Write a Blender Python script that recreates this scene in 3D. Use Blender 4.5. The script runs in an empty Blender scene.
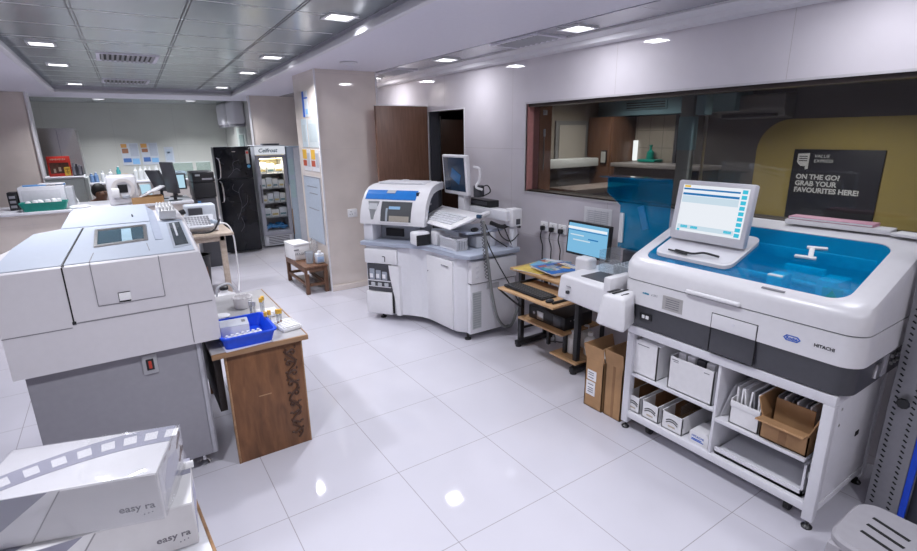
import bpy, bmesh, math, random
from mathutils import Vector, Matrix, Euler
random.seed(7)
S = bpy.context.scene
COL = S.collection
R = math.radians

# ------------------------------------------------------------------ materials
MATS = {}
def mat(name, col, rough=.5, metal=0., spec=.5, var=.04, scale=30., bump=0., coat=0., alpha=1., emit=None, estr=0., bscale=None):
    """Principled material whose colour varies a little through a procedural noise."""
    if name in MATS: return MATS[name]
    m = bpy.data.materials.new(name); m.use_nodes = True
    nt = m.node_tree; N = nt.nodes; L = nt.links
    b = N['Principled BSDF']
    b.inputs['Roughness'].default_value = rough
    b.inputs['Metallic'].default_value = metal
    b.inputs['Specular IOR Level'].default_value = spec
    b.inputs['Coat Weight'].default_value = coat
    b.inputs['Coat Roughness'].default_value = .05
    tc = N.new('ShaderNodeTexCoord'); nz = N.new('ShaderNodeTexNoise')
    nz.inputs['Scale'].default_value = scale; nz.inputs['Detail'].default_value = 3
    L.new(tc.outputs['Object'], nz.inputs['Vector'])
    cr = N.new('ShaderNodeValToRGB')
    c = Vector(col)
    cr.color_ramp.elements[0].position = .3; cr.color_ramp.elements[1].position = .7
    cr.color_ramp.elements[0].color = (*[max(0, x*(1-var)) for x in c], 1)
    cr.color_ramp.elements[1].color = (*[min(1, x*(1+var)) for x in c], 1)
    L.new(nz.outputs['Fac'], cr.inputs['Fac']); L.new(cr.outputs['Color'], b.inputs['Base Color'])
    if bump:
        bp = N.new('ShaderNodeBump'); bp.inputs['Strength'].default_value = bump; bp.inputs['Distance'].default_value = .01
        n2 = N.new('ShaderNodeTexNoise'); n2.inputs['Scale'].default_value = bscale or scale*2
        L.new(tc.outputs['Object'], n2.inputs['Vector'])
        L.new(n2.outputs['Fac'], bp.inputs['Height']); L.new(bp.outputs['Normal'], b.inputs['Normal'])
    if emit:
        b.inputs['Emission Color'].default_value = (*emit, 1); b.inputs['Emission Strength'].default_value = estr
    MATS[name] = m
    return m

def clear(name, tint, refl=1.0, rough=.02, haze=0., hazecol=(1, 1, 1)):
    """Tinted clear sheet: transparent body, glossy surface by Fresnel, optional milky share."""
    if name in MATS: return MATS[name]
    m = bpy.data.materials.new(name); m.use_nodes = True
    nt = m.node_tree; N = nt.nodes; L = nt.links
    N.remove(N['Principled BSDF']); out = N['Material Output']
    t = N.new('ShaderNodeBsdfTransparent'); t.inputs['Color'].default_value = (*tint, 1)
    g = N.new('ShaderNodeBsdfGlossy'); g.inputs['Roughness'].default_value = rough
    lw = N.new('ShaderNodeLayerWeight'); lw.inputs['Blend'].default_value = .5
    pw = N.new('ShaderNodeMath'); pw.operation = 'POWER'; pw.inputs[1].default_value = 4.5; L.new(lw.outputs['Facing'], pw.inputs[0])
    f = N.new('ShaderNodeMath'); f.operation = 'MULTIPLY_ADD'; f.inputs[1].default_value = .9; f.inputs[2].default_value = .035; L.new(pw.outputs[0], f.inputs[0])
    mu = N.new('ShaderNodeMath'); mu.operation = 'MULTIPLY'; mu.inputs[1].default_value = refl
    nz = N.new('ShaderNodeTexNoise'); nz.inputs['Scale'].default_value = 4
    bp = N.new('ShaderNodeBump'); bp.inputs['Strength'].default_value = .02
    tc = N.new('ShaderNodeTexCoord'); L.new(tc.outputs['Object'], nz.inputs['Vector'])
    L.new(nz.outputs['Fac'], bp.inputs['Height']); L.new(bp.outputs['Normal'], g.inputs['Normal'])
    L.new(f.outputs[0], mu.inputs[0])
    base = t
    if haze:
        d = N.new('ShaderNodeBsdfDiffuse'); d.inputs['Color'].default_value = (*hazecol, 1)
        mh = N.new('ShaderNodeMixShader'); mh.inputs['Fac'].default_value = haze
        L.new(t.outputs[0], mh.inputs[1]); L.new(d.outputs[0], mh.inputs[2]); base = mh
    mx = N.new('ShaderNodeMixShader')
    L.new(mu.outputs[0], mx.inputs['Fac']); L.new(base.outputs[0], mx.inputs[1]); L.new(g.outputs[0], mx.inputs[2])
    L.new(mx.outputs[0], out.inputs['Surface'])
    MATS[name] = m
    return m

def joints(name, col, line, px, py, ox, oy, w, rough, axes='XY', coat=0., var=.04, mixs=1., metal=0., spec=.5, nscale=2.0, bump=0.):
    """Tiles or panels: straight joints every px / py metres along two object axes."""
    if name in MATS: return MATS[name]
    m = bpy.data.materials.new(name); m.use_nodes = True
    nt = m.node_tree; N = nt.nodes; L = nt.links
    b = N['Principled BSDF']; b.inputs['Roughness'].default_value = rough; b.inputs['Coat Weight'].default_value = coat
    b.inputs['Coat Roughness'].default_value = .04; b.inputs['Metallic'].default_value = metal; b.inputs['Specular IOR Level'].default_value = spec
    geo = N.new('ShaderNodeNewGeometry'); sp = N.new('ShaderNodeSeparateXYZ'); L.new(geo.outputs['Position'], sp.inputs[0])
    def line_mask(ax, p, o):
        a = N.new('ShaderNodeMath'); a.operation = 'SUBTRACT'; a.inputs[1].default_value = o; L.new(sp.outputs[ax], a.inputs[0])
        d = N.new('ShaderNodeMath'); d.operation = 'DIVIDE'; d.inputs[1].default_value = p; L.new(a.outputs[0], d.inputs[0])
        f = N.new('ShaderNodeMath'); f.operation = 'FRACT'; L.new(d.outputs[0], f.inputs[0])
        q = N.new('ShaderNodeMath'); q.operation = 'LESS_THAN'; q.inputs[1].default_value = w/p; L.new(f.outputs[0], q.inputs[0])
        return q
    masks = []
    if px: masks.append(line_mask(axes[0], px, ox))
    if py: masks.append(line_mask(axes[1], py, oy))
    msk = masks[0]
    if len(masks) == 2:
        mm = N.new('ShaderNodeMath'); mm.operation = 'MAXIMUM'; L.new(masks[0].outputs[0], mm.inputs[0]); L.new(masks[1].outputs[0], mm.inputs[1]); msk = mm
    if mixs != 1:
        ms = N.new('ShaderNodeMath'); ms.operation = 'MULTIPLY'; ms.inputs[1].default_value = mixs; L.new(msk.outputs[0], ms.inputs[0]); msk = ms
    nz = N.new('ShaderNodeTexNoise'); nz.inputs['Scale'].default_value = nscale; nz.inputs['Detail'].default_value = 5
    L.new(geo.outputs['Position'], nz.inputs['Vector'])
    cr = N.new('ShaderNodeValToRGB'); cr.color_ramp.elements[0].position = .3; cr.color_ramp.elements[1].position = .7
    cr.color_ramp.elements[0].color = (*[x*(1-var) for x in col], 1); cr.color_ramp.elements[1].color = (*[min(1, x*(1+var)) for x in col], 1)
    L.new(nz.outputs['Fac'], cr.inputs['Fac'])
    mx = N.new('ShaderNodeMix'); mx.data_type = 'RGBA'
    L.new(msk.outputs[0], mx.inputs[0]); L.new(cr.outputs['Color'], mx.inputs[6]); mx.inputs[7].default_value = (*line, 1)
    L.new(mx.outputs[2], b.inputs['Base Color'])
    if bump:
        bp = N.new('ShaderNodeBump'); bp.inputs['Strength'].default_value = bump; bp.inputs['Distance'].default_value = .02
        L.new(nz.outputs['Fac'], bp.inputs['Height']); L.new(bp.outputs['Normal'], b.inputs['Normal'])
    MATS[name] = m
    return m

def wood(name, c1, c2, rough=.45, axis='Z', scale=3., stretch=14., coat=0.):
    if name in MATS: return MATS[name]
    m = bpy.data.materials.new(name); m.use_nodes = True
    nt = m.node_tree; N = nt.nodes; L = nt.links
    b = N['Principled BSDF']; b.inputs['Roughness'].default_value = rough; b.inputs['Coat Weight'].default_value = coat
    geo = N.new('ShaderNodeNewGeometry'); mp = N.new('ShaderNodeMapping'); L.new(geo.outputs['Position'], mp.inputs['Vector'])
    s = [stretch]*3; s['XYZ'.index(axis)] = 1.
    mp.inputs['Scale'].default_value = s
    nz = N.new('ShaderNodeTexNoise'); nz.inputs['Scale'].default_value = scale; nz.inputs['Detail'].default_value = 6; nz.inputs['Distortion'].default_value = .6
    L.new(mp.outputs[0], nz.inputs['Vector'])
    cr = N.new('ShaderNodeValToRGB'); cr.color_ramp.elements[0].position = .32; cr.color_ramp.elements[1].position = .68
    cr.color_ramp.elements[0].color = (*c1, 1); cr.color_ramp.elements[1].color = (*c2, 1)
    L.new(nz.outputs['Fac'], cr.inputs['Fac']); L.new(cr.outputs['Color'], b.inputs['Base Color'])
    MATS[name] = m
    return m

def emis(name, col, strength):
    if name in MATS: return MATS[name]
    m = bpy.data.materials.new(name); m.use_nodes = True
    nt = m.node_tree; N = nt.nodes; N.remove(N['Principled BSDF'])
    e = N.new('ShaderNodeEmission'); e.inputs['Color'].default_value = (*col, 1); e.inputs['Strength'].default_value = strength
    nt.links.new(e.outputs[0], N['Material Output'].inputs['Surface'])
    MATS[name] = m
    return m

WHITE = mat('white painted metal', (.72, .72, .755), .32, var=.015)
WHITE2 = mat('white moulded plastic', (.75, .745, .765), .30, var=.015)
IVORY = mat('warm white plastic', (.72, .70, .71), .38, var=.02)
GREYP = mat('mid grey painted steel', (.285, .28, .31), .42, var=.03)
PALEBLUE = mat('pale blue grey plastic', (.40, .44, .53), .30, var=.02)
DARK = mat('dark grey plastic', (.055, .056, .066), .38, var=.05)
BLACK = mat('black plastic', (.012, .012, .014), .35, var=.08)
GAP = mat('black gap', (.006, .006, .007), .7)
RUBBER = mat('black rubber', (.02, .02, .021), .6)
STEEL = mat('brushed steel', (.55, .54, .53), .28, metal=1., var=.08, scale=60)
CHROME = mat('chrome', (.75, .75, .76), .12, metal=1.)
PAPER = mat('white paper', (.80, .80, .82), .7, var=.02)
CARD = mat('brown cardboard', (.40, .23, .11), .75, var=.08, scale=14)
CARDD = mat('brown cardboard inside', (.30, .165, .08), .8, var=.1, scale=14)
WCARD = mat('white cardboard', (.77, .765, .775), .6, var=.025)
BLUEP = mat('blue plastic', (.006, .075, .72), .35, var=.06)
TEAL = mat('green plastic', (.0, .25, .19), .4, var=.08)
YELLOW = mat('yellow cap plastic', (.80, .47, .06), .45)
BLUE = mat('blue stripe plastic', (.01, .17, .55), .3)
BRIGHTW = mat('bright white plastic', (.86, .86, .86), .35, var=.01)
INK = mat('dark ink', (.03, .03, .035), .6)
GREYINK = mat('grey ink', (.22, .22, .24), .6)
BLUEINK = mat('blue ink', (.02, .12, .55), .6)
RED = mat('red print', (.62, .03, .015), .5)
ORANGE = mat('orange print', (.80, .30, .03), .6)
LBLUE = mat('light blue print', (.25, .50, .80), .6)
BEECH = wood('beech board', (.46, .27, .13), (.60, .39, .21), .4, 'Y', 4., 18.)
DOORW = wood('brown laminate', (.155, .078, .050), (.225, .118, .078), .42, 'Z', 5., 22.)
OLDW = wood('worn brown board', (.115, .047, .018), (.22, .095, .038), .5, 'Z', 5., 5.)
STOOLW = wood('old stool wood', (.10, .045, .022), (.20, .10, .055), .5, 'Z', 6., 8.)
DESKW = wood('pale desk wood', (.40, .32, .25), (.52, .43, .35), .5, 'Y', 4., 8.)

# ------------------------------------------------------------------ mesh helpers
SP = {}            # object name -> matrix of the space its mesh coordinates are written in
class P:
    def __init__(s): s.bm = bmesh.new()
    def _bev(s, geom, bev, seg):
        if bev > 0:
            es = list({e for f in geom for e in f.edges})
            bmesh.ops.bevel(s.bm, geom=es, offset=bev, segments=seg, profile=.5, affect='EDGES', clamp_overlap=True)
    def hexa(s, pts, bev=0, seg=2):
        v = [s.bm.verts.new(p) for p in pts]
        F = [s.bm.faces.new([v[i] for i in q]) for q in ((3,2,1,0),(4,5,6,7),(0,1,5,4),(1,2,6,5),(2,3,7,6),(3,0,4,7))]
        s._bev(F, bev, seg); return s
    def box(s, x0, x1, y0, y1, z0, z1, bev=0, seg=2):
        return s.hexa([(x0,y0,z0),(x1,y0,z0),(x1,y1,z0),(x0,y1,z0),(x0,y0,z1),(x1,y0,z1),(x1,y1,z1),(x0,y1,z1)], bev, seg)
    def obox(s, c, size, rot=(0,0,0), bev=0, seg=2):
        M = Matrix.Translation(c) @ Euler([R(a) for a in rot]).to_matrix().to_4x4()
        a, b, d = [k/2 for k in size]
        return s.hexa([M @ Vector(p) for p in ((-a,-b,-d),(a,-b,-d),(a,b,-d),(-a,b,-d),(-a,-b,d),(a,-b,d),(a,b,d),(-a,b,d))], bev, seg)
    def prism(s, poly, plane, a, b, bev=0, seg=2):
        def pt(u, v, w): return {'xz': (u, w, v), 'xy': (u, v, w), 'yz': (w, u, v)}[plane]
        A = [s.bm.verts.new(pt(u, v, a)) for u, v in poly]; B = [s.bm.verts.new(pt(u, v, b)) for u, v in poly]
        n = len(poly); F = [s.bm.faces.new(A[::-1]), s.bm.faces.new(B)]
        for i in range(n): F.append(s.bm.faces.new((A[i], A[(i+1) % n], B[(i+1) % n], B[i])))
        s._bev(F, bev, seg); bmesh.ops.recalc_face_normals(s.bm, faces=[f for f in s.bm.faces]); return s
    def cyl(s, p0, p1, r0, r1=None, n=20, cap=True):
        p0, p1 = Vector(p0), Vector(p1); r1 = r0 if r1 is None else r1
        d = (p1-p0).normalized(); u = d.orthogonal().normalized(); w = d.cross(u)
        A = [s.bm.verts.new(p0+r0*(math.cos(t)*u+math.sin(t)*w)) for t in [2*math.pi*i/n for i in range(n)]]
        B = [s.bm.verts.new(p1+r1*(math.cos(t)*u+math.sin(t)*w)) for t in [2*math.pi*i/n for i in range(n)]]
        for i in range(n): s.bm.faces.new((A[i], A[(i+1) % n], B[(i+1) % n], B[i]))
        if cap: s.bm.faces.new(A[::-1]); s.bm.faces.new(B)
        return s
    def tube(s, pts, r, n=8, sub=6, rr=None):
        pts = [Vector(p) for p in pts]; out = []
        if len(pts) > 2 and sub > 1:
            e = [2*pts[0]-pts[1]]+pts+[2*pts[-1]-pts[-2]]
            for i in range(1, len(e)-2):
                for k in range(sub):
                    t = k/sub; a, b, c, d = e[i-1:i+3]
                    out.append(.5*((2*b)+(c-a)*t+(2*a-5*b+4*c-d)*t*t+(3*b-a-3*c+d)*t**3))
            out.append(pts[-1])
        else: out = pts
        rings = []; u = None
        for i, p in enumerate(out):
            d = (out[min(i+1, len(out)-1)]-out[max(i-1, 0)]).normalized()
            if u is None: u = d.orthogonal().normalized()
            u = (u-d*u.dot(d)).normalized(); w = d.cross(u)
            rad = r if rr is None else rr(i/(len(out)-1))
            rings.append([s.bm.verts.new(p+rad*(math.cos(2*math.pi*k/n)*u+math.sin(2*math.pi*k/n)*w)) for k in range(n)])
        for a, b in zip(rings, rings[1:]):
            for k in range(n): s.bm.faces.new((a[k], a[(k+1) % n], b[(k+1) % n], b[k]))
        s.bm.faces.new(rings[0][::-1]); s.bm.faces.new(rings[-1]); return s
    def lathe(s, prof, c, n=20, M=None):
        c = Vector(c); rings = []
        for r, z in prof:
            rings.append([s.bm.verts.new((M or Matrix()) @ Vector((r*math.cos(2*math.pi*k/n), r*math.sin(2*math.pi*k/n), z))+c) for k in range(n)])
        for a, b in zip(rings, rings[1:]):
            for k in range(n): s.bm.faces.new((a[k], a[(k+1) % n], b[(k+1) % n], b[k]))
        s.bm.faces.new(rings[0][::-1]); s.bm.faces.new(rings[-1]); return s
    def ball(s, c, r, sc=(1,1,1), sub=2, rot=(0,0,0)):
        M = Matrix.Translation(c) @ Euler([R(a) for a in rot]).to_matrix().to_4x4() @ Matrix.Diagonal((*sc, 1))
        bmesh.ops.create_icosphere(s.bm, subdivisions=sub, radius=r, matrix=M); return s
    def loft(s, rings, cap0=True, cap1=True):
        Rr = [[s.bm.verts.new(p) for p in r] for r in rings]; n = len(rings[0])
        for a, b in zip(Rr, Rr[1:]):
            for k in range(n): s.bm.faces.new((a[k], a[(k+1) % n], b[(k+1) % n], b[k]))
        if cap0: s.bm.faces.new(Rr[0][::-1])
        if cap1: s.bm.faces.new(Rr[-1])
        bmesh.ops.recalc_face_normals(s.bm, faces=[f for f in s.bm.faces]); return s
    def mesh(s, name, m, T=None):
        me = bpy.data.meshes.new(name)
        bmesh.ops.recalc_face_normals(s.bm, faces=[f for f in s.bm.faces])
        if T is not None: bmesh.ops.transform(s.bm, matrix=T, verts=s.bm.verts)
        s.bm.to_mesh(me); s.bm.free()
        for p in me.polygons: p.use_smooth = True
        try: me.set_sharp_from_angle(angle=R(32))
        except Exception: pass
        if m: me.materials.append(m)
        return me
    def out(s, name, m, parent, label=None):
        T = SP[parent.name]; o = bpy.data.objects.new(name, s.mesh(name, m, T)); COL.objects.link(o)
        o.parent = parent; SP[o.name] = T
        if label: o['label'] = label
        return o
    def top(s, name, m, label=None, cat=None, group=None, kind=None):
        vs = [v.co for v in s.bm.verts]
        lo = Vector([min(v[i] for v in vs) for i in range(3)]); hi = Vector([max(v[i] for v in vs) for i in range(3)])
        base = Vector(((lo.x+hi.x)/2, (lo.y+hi.y)/2, lo.z)); T = Matrix.Translation(-base)
        o = bpy.data.objects.new(name, s.mesh(name, m, T)); COL.objects.link(o); o.location = base; SP[o.name] = T
        tag(o, label, cat, group, kind); return o

def tag(o, label=None, cat=None, group=None, kind=None):
    if label: o['label'] = label
    if cat: o['category'] = cat
    if group: o['group'] = group
    if kind: o['kind'] = kind

def thing(name, label, cat, loc=(0,0,0), rz=0, group=None, world=True):
    """An Empty at the thing's base that parents its parts; parts are written in world coordinates unless world=False."""
    o = bpy.data.objects.new(name, None); COL.objects.link(o); o.empty_display_size = .1
    o.location = loc; o.rotation_euler = (0, 0, R(rz)); tag(o, label, cat, group)
    Mx = Matrix.Translation(loc) @ Matrix.Rotation(R(rz), 4, 'Z')
    SP[o.name] = Mx.inverted() if world else Matrix()
    return o

def struct(p, name, m): return p.top(name, m, kind='structure')

def text(s, size, p, right, up, m, name='lettering', parent=None, align='LEFT', ext=.0006, bold=0., shear=0., sx=1.):
    """Raised lettering as a mesh; p = where the first baseline starts (or its middle)."""
    cu = bpy.data.curves.new(name, 'FONT'); cu.body = s; cu.size = size; cu.align_x = align; cu.extrude = ext; cu.offset = bold; cu.shear = shear
    cu.space_line = 1.0; cu.resolution_u = 3
    tmp = bpy.data.objects.new('tmp', cu); COL.objects.link(tmp)
    dg = bpy.context.evaluated_depsgraph_get()
    me = bpy.data.meshes.new_from_object(tmp.evaluated_get(dg)); bpy.data.objects.remove(tmp)
    r, u = Vector(right).normalized(), Vector(up).normalized(); n = r.cross(u)
    Mx = Matrix((( *[r.x*sx], u.x, n.x, p[0]), (r.y*sx, u.y, n.y, p[1]), (r.z*sx, u.z, n.z, p[2]), (0, 0, 0, 1)))
    me.transform(SP[parent.name] @ Mx)
    me.materials.clear(); me.materials.append(m)
    o = bpy.data.objects.new(name, me); COL.objects.link(o); o.parent = parent; SP[o.name] = SP[parent.name]
    return o

def children(o): return [c for c in bpy.data.objects if c.parent == o]
def dup(root, loc, rz=0, label=None, group=None):
    def cp(o, par):
        c = o.copy(); COL.objects.link(c)
        if par is not None: c.parent = par
        for k in children_of.get(o.name, []): cp(k, c)
        return c
    children_of = {}
    for c in bpy.data.objects:
        if c.parent: children_of.setdefault(c.parent.name, []).append(c)
    r = cp(root, None); r.location = loc; r.rotation_euler = (0, 0, R(rz))
    if label: r['label'] = label
    if group: r['group'] = group
    return r

def rrect(x0, x1, y0, y1, r, seg=5, side=4):
    """Rounded rectangle outline, anticlockwise, extra points along the sides."""
    pts = []; cs = [(x1-r, y0+r, -90), (x1-r, y1-r, 0), (x0+r, y1-r, 90), (x0+r, y0+r, 180)]
    for i, (cx, cy, a) in enumerate(cs):
        arc = [(cx+r*math.cos(R(a+90*k/seg)), cy+r*math.sin(R(a+90*k/seg))) for k in range(seg+1)]
        pts += arc
        nx = cs[(i+1) % 4]; q = (nx[0]+r*math.cos(R(nx[2])), nx[1]+r*math.sin(R(nx[2])))
        e = arc[-1]
        for k in range(1, side): pts.append((e[0]+(q[0]-e[0])*k/side, e[1]+(q[1]-e[1])*k/side))
    return pts

def frame(b, o, i, plane, a, c):
    """Flat frame between two outlines of the same length, from depth a to depth c."""
    def pt(u, v, w): return {'xz': (u, w, v), 'xy': (u, v, w), 'yz': (w, u, v)}[plane]
    n = len(o)
    A, B, Cc, D = [[b.bm.verts.new(pt(u, v, w)) for u, v in q] for q, w in ((o, a), (o, c), (i, c), (i, a))]
    for X, Y in ((A, B), (B, Cc), (Cc, D), (D, A)):
        for k in range(n): b.bm.faces.new((X[k], X[(k+1) % n], Y[(k+1) % n], Y[k]))
    return b

# ------------------------------------------------------------------ camera
cam_d = bpy.data.cameras.new('camera'); cam = bpy.data.objects.new('camera', cam_d); COL.objects.link(cam)
cam_d.sensor_fit = 'HORIZONTAL'; cam_d.sensor_width = 36; cam_d.lens = 505.571*36/917
cam_d.clip_start = .02; cam_d.clip_end = 100
yaw, pitch, roll = .584136782, .272436823, -.0147058754
f = Vector((math.sin(yaw)*math.cos(pitch), math.cos(yaw)*math.cos(pitch), -math.sin(pitch)))
r = Vector((math.cos(yaw), -math.sin(yaw), 0)); u = r.cross(f)
r2 = math.cos(roll)*r+math.sin(roll)*u; u2 = -math.sin(roll)*r+math.cos(roll)*u
cam.matrix_world = Matrix(((r2.x, u2.x, -f.x, 0), (r2.y, u2.y, -f.y, 0), (r2.z, u2.z, -f.z, 1.7933), (0, 0, 0, 1)))
S.camera = cam

# ------------------------------------------------------------------ the room
W = 3.22
FLOOR = joints('polished floor tile', (.545, .535, .59), (.27, .25, .26), .6, .6, 1.0298, 2.788, .004, .05, 'XY', var=.025, spec=.35, mixs=.8)
WALL = joints('polished beige wall tile', (.63, .60, .635), (.42, .38, .37), 1.2, .8, .3, .05, .003, .04, 'YZ', var=.04, nscale=3., mixs=.8)
WALLX = joints('polished beige column tile', (.74, .665, .605), (.60, .55, .53), 1.2, .8, .3, .05, .003, .05, 'XZ', var=.05, nscale=4., mixs=.6)
REARW = joints('polished rear wall tile', (.60, .61, .565), (.38, .40, .38), 1.2, .8, .1, .05, .003, .05, 'XZ', var=.03, mixs=.7)
SOFFIT = mat('painted soffit', (.72, .70, .78), .55, var=.015)
FASCIA = mat('white cornice paint', (.70, .69, .72), .75, spec=.15, var=.01)
PANEL = joints('metal ceiling panels', (.40, .44, .45), (.66, .67, .67), None, .61, 0, 4.80, .012, .20, 'XY', metal=.35, spec=.6, var=.03, mixs=.9, nscale=1.5)
TRIMW = mat('white trim', (.80, .79, .80), .35)

struct(P().box(-3.2, 8.0, -2.2, 14.1, -.1, 0), 'floor', FLOOR)
# right wall with the window opening and the doorway
wY0, wY1, wZ0, wZ1 = -1.1, 3.70, 1.265, 2.05
dY0, dY1, dZ = 4.715, 5.47, 2.055
b = P()
for y0, y1, z0, z1 in ((-2.2, wY0, 0, 2.6), (wY0, wY1, 0, wZ0), (wY0, wY1, wZ1, 2.6), (wY1, dY0, 0, 2.6), (dY0, dY1, dZ, 2.6), (dY1, 9.85, 0, 2.6)):
    b.box(W, W+.15, y0, y1, z0, z1)
struct(b, 'wall_right', WALL)
struct(P().box(-3.35, -3.2, -2.2, 14.1, 0, 2.6), 'wall_left', WALL)
struct(P().box(-3.35, W+.15, -2.35, -2.2, 0, 2.6), 'wall_front', WALLX)
struct(P().box(-3.35, 3.5, 13.9, 14.05, 0, 2.6), 'wall_rear', REARW)
struct(P().box(2.12, W, 9.72, 9.87, 0, 2.6), 'wall_rear_right', WALLX)
b = P().box(2.40, 2.52, 9.87, 13.9, 0, 2.6)
struct(b, 'wall_rear_side', REARW)
struct(P().box(2.10, 2.125, 9.70, 9.74, 0, 2.49), 'trim_1', TRIMW)
struct(P().box(-3.2, -.95, 10.2, 10.5, 0, 2.5), 'wall_left_rear', WALLX)
struct(P().box(-.955, -.925, 10.17, 10.5, 0, 2.49, .004), 'trim_2', TRIMW)
b = P().box(1.93, 2.64, 5.66, 6.45, 0, 2.5)
struct(b, 'wall_column', WALLX)
struct(P().box(1.918, 1.936, 5.648, 5.668, 0, 2.49, .003), 'trim_3', TRIMW)
struct(P().box(2.634, 2.652, 5.648, 5.668, 0, 2.49, .003), 'trim_4', TRIMW)
struct(P().box(1.936, 2.634, 5.645, 5.66, 0, .07, .003), 'baseboard_column', WALLX)
struct(P().box(W-.012, W, 5.6, 9.7, 0, .07, .003), 'baseboard_right', WALL)
# half-height wall with its counter behind the left analyser
struct(P().box(-3.2, .78, 7.58, 7.70, 0, .965), 'wall_half', WALLX)
# ceilings
def er(y): return 1.585+(y-3)*.049
LX = -.60; RB = 9.98; SZ = 2.49
b = P()
b.prism([(er(-2.2), -2.2), (W, -2.2), (W, RB), (er(RB), RB)], 'xy', SZ, SZ+.18)
b.prism([(-3.2, -2.2), (LX, -2.2), (LX, RB), (-3.2, RB)], 'xy', SZ, SZ+.18)
b.box(-3.2, W, RB, 11.25, SZ, SZ+.18)
struct(b, 'ceiling_soffit', SOFFIT)
struct(P().box(-3.2, W, -2.2, RB, 2.575, 2.70), 'ceiling', PANEL)
struct(P().box(-3.2, W, 11.25, 14.0, 2.56, 2.70), 'ceiling_rear', PANEL)
b = P().prism([(er(-2.2)-.035, -2.2), (er(-2.2)+.012, -2.2), (er(RB)+.012, RB), (er(RB)-.035, RB)], 'xy', SZ-.008, SZ+.04, .006)
struct(b, 'trim_5', FASCIA)
struct(P().box(LX-.012, LX+.035, -2.2, RB, SZ-.008, SZ+.04, .006), 'trim_6', FASCIA)
struct(P().box(LX, er(RB), RB-.03, RB+.012, SZ-.008, SZ+.04, .006), 'trim_7', FASCIA)
# cornice at the right wall: a stepped profile
b = P().prism([(3.22, 2.43), (3.22, 2.5), (2.97, 2.5), (2.97, 2.472), (3.03, 2.462), (3.09, 2.462), (3.10, 2.43)], 'xz', -2.2, 9.7)
struct(b, 'trim_8', FASCIA)
SMET = joints('metal strip panels', (.40, .40, .44), (.25, .25, .27), None, .61, 0, .25, .006, .22, 'XY', metal=.4, spec=.6, var=.03)
struct(P().box(2.64, 2.97, -2.2, 9.7, 2.484, 2.495), 'trim_9', SMET)
b = P()
for k in range(20):
    y = 4.80-.61*11+.61*k
    if -2.1 < y < RB-.05: b.box(LX+.04, er(y)-.04, y-.005, y+.005, 2.573, 2.578)
struct(b, 'trim_15', mat('bright panel joint', (.80, .80, .80), .3))
# dark carrier rails of the panel ceiling
for i, (xa, ya, xb, yb) in enumerate(((-.075, 4.2, .06, 9.9), (.535, 3.9, .735, 9.9), (1.13, 3.5, 1.355, 9.9))):
    k = (xb-xa)/(yb-ya); x0 = xa+k*(-2.2-ya); x1 = xa+k*(RB-ya)
    b = P()
    for d in (-.014, .006):
        b.prism([(x0+d, -2.2), (x0+d+.007, -2.2), (x1+d+.007, RB), (x1+d, RB)], 'xy', 2.572, 2.578)
    struct(b, 'trim_%d' % (10+i), DARK)

# ------------------------------------------------------------------ lamps
LAMP = emis('lamp diffuser', (.95, .97, 1.), 5)
def lamp_light(p, power, size=.15, col=(.92, .93, 1.), spread=125):
    d = bpy.data.lights.new('lamp', 'AREA'); d.shape = 'SQUARE'; d.size = size; d.energy = power; d.color = col; d.spread = R(spread)
    o = bpy.data.objects.new('lamp', d); COL.objects.link(o); o.location = p
    return o
def downlight(x, y, z, label, power=17.5, s=.088):
    t = thing('ceiling_light', label, 'ceiling light', (x, y, z), group='square ceiling lights')
    b = P(); frame(b, [(x-s-.012, y-s-.012), (x+s+.012, y-s-.012), (x+s+.012, y+s+.012), (x-s-.012, y+s+.012)],
          [(x-s+.008, y-s+.008), (x+s-.008, y-s+.008), (x+s-.008, y+s-.008), (x-s+.008, y+s-.008)], 'xy', z-.012, z)
    b.out('bezel', WHITE2, t)
    P().box(x-s+.004, x+s-.004, y-s+.004, y+s-.004, z-.002, z).out('diffuser', LAMP, t)
    lamp_light((x, y, z-.016), power, spread=180 if z < 2.5 else 125)
ZR = 2.575
for x, y, l in ((1.43, 3.58, 'square ceiling light nearest the camera, beside the white fascia'), (1.50, 5.63, 'second square ceiling light along the right row, before the column'),
                (1.565, 7.07, 'third square ceiling light along the right row, over the wooden bench'), (1.63, 9.25, 'farthest square ceiling light of the right row, above the black fridge'),
                (-.345, 5.73, 'largest square ceiling light at the far left of the panel ceiling'), (-.33, 7.2, 'middle square ceiling light of the three at left'),
                (-.285, 9.5, 'smallest square ceiling light of the three at left')):
    downlight(x, y, ZR, l)
for x, y, l in ((2.79, 2.69, 'square soffit light above the window, right of the slatted vent'), (2.79, 4.38, 'square soffit light between the two vents of the right strip'),
                (2.83, 6.14, 'small square soffit light just right of the column top')):
    downlight(x, y, 2.484, l, 6.5)
for x, y in ((1.36, 1.5), (1.28, -.6), (-.35, 3.6), (-.36, 1.6), (-.37, -.5)): lamp_light((x, y, ZR-.016), 17.5)
for x, y in ((2.79, 1.0), (2.79, -.8)): lamp_light((x, y, 2.47), 6.5, spread=180)
downlight(-.05, 12.55, 2.56, 'square ceiling light over the rear bench at left', 32)
downlight(1.55, 12.55, 2.56, 'square ceiling light over the rear bench at right', 32)
t = thing('ceiling_light', 'unlit round downlight in the soffit beside the column top', 'ceiling light', (2.07, 5.03, SZ))
P().lathe([(.085, 0), (.09, -.012), (.07, -.016), (.066, -.006)], (2.07, 5.03, SZ), 28).out('bezel', FASCIA, t)
P().lathe([(.064, 0), (.064, -.007)], (2.07, 5.03, SZ), 28).out('diffuser', SOFFIT, t)

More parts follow.
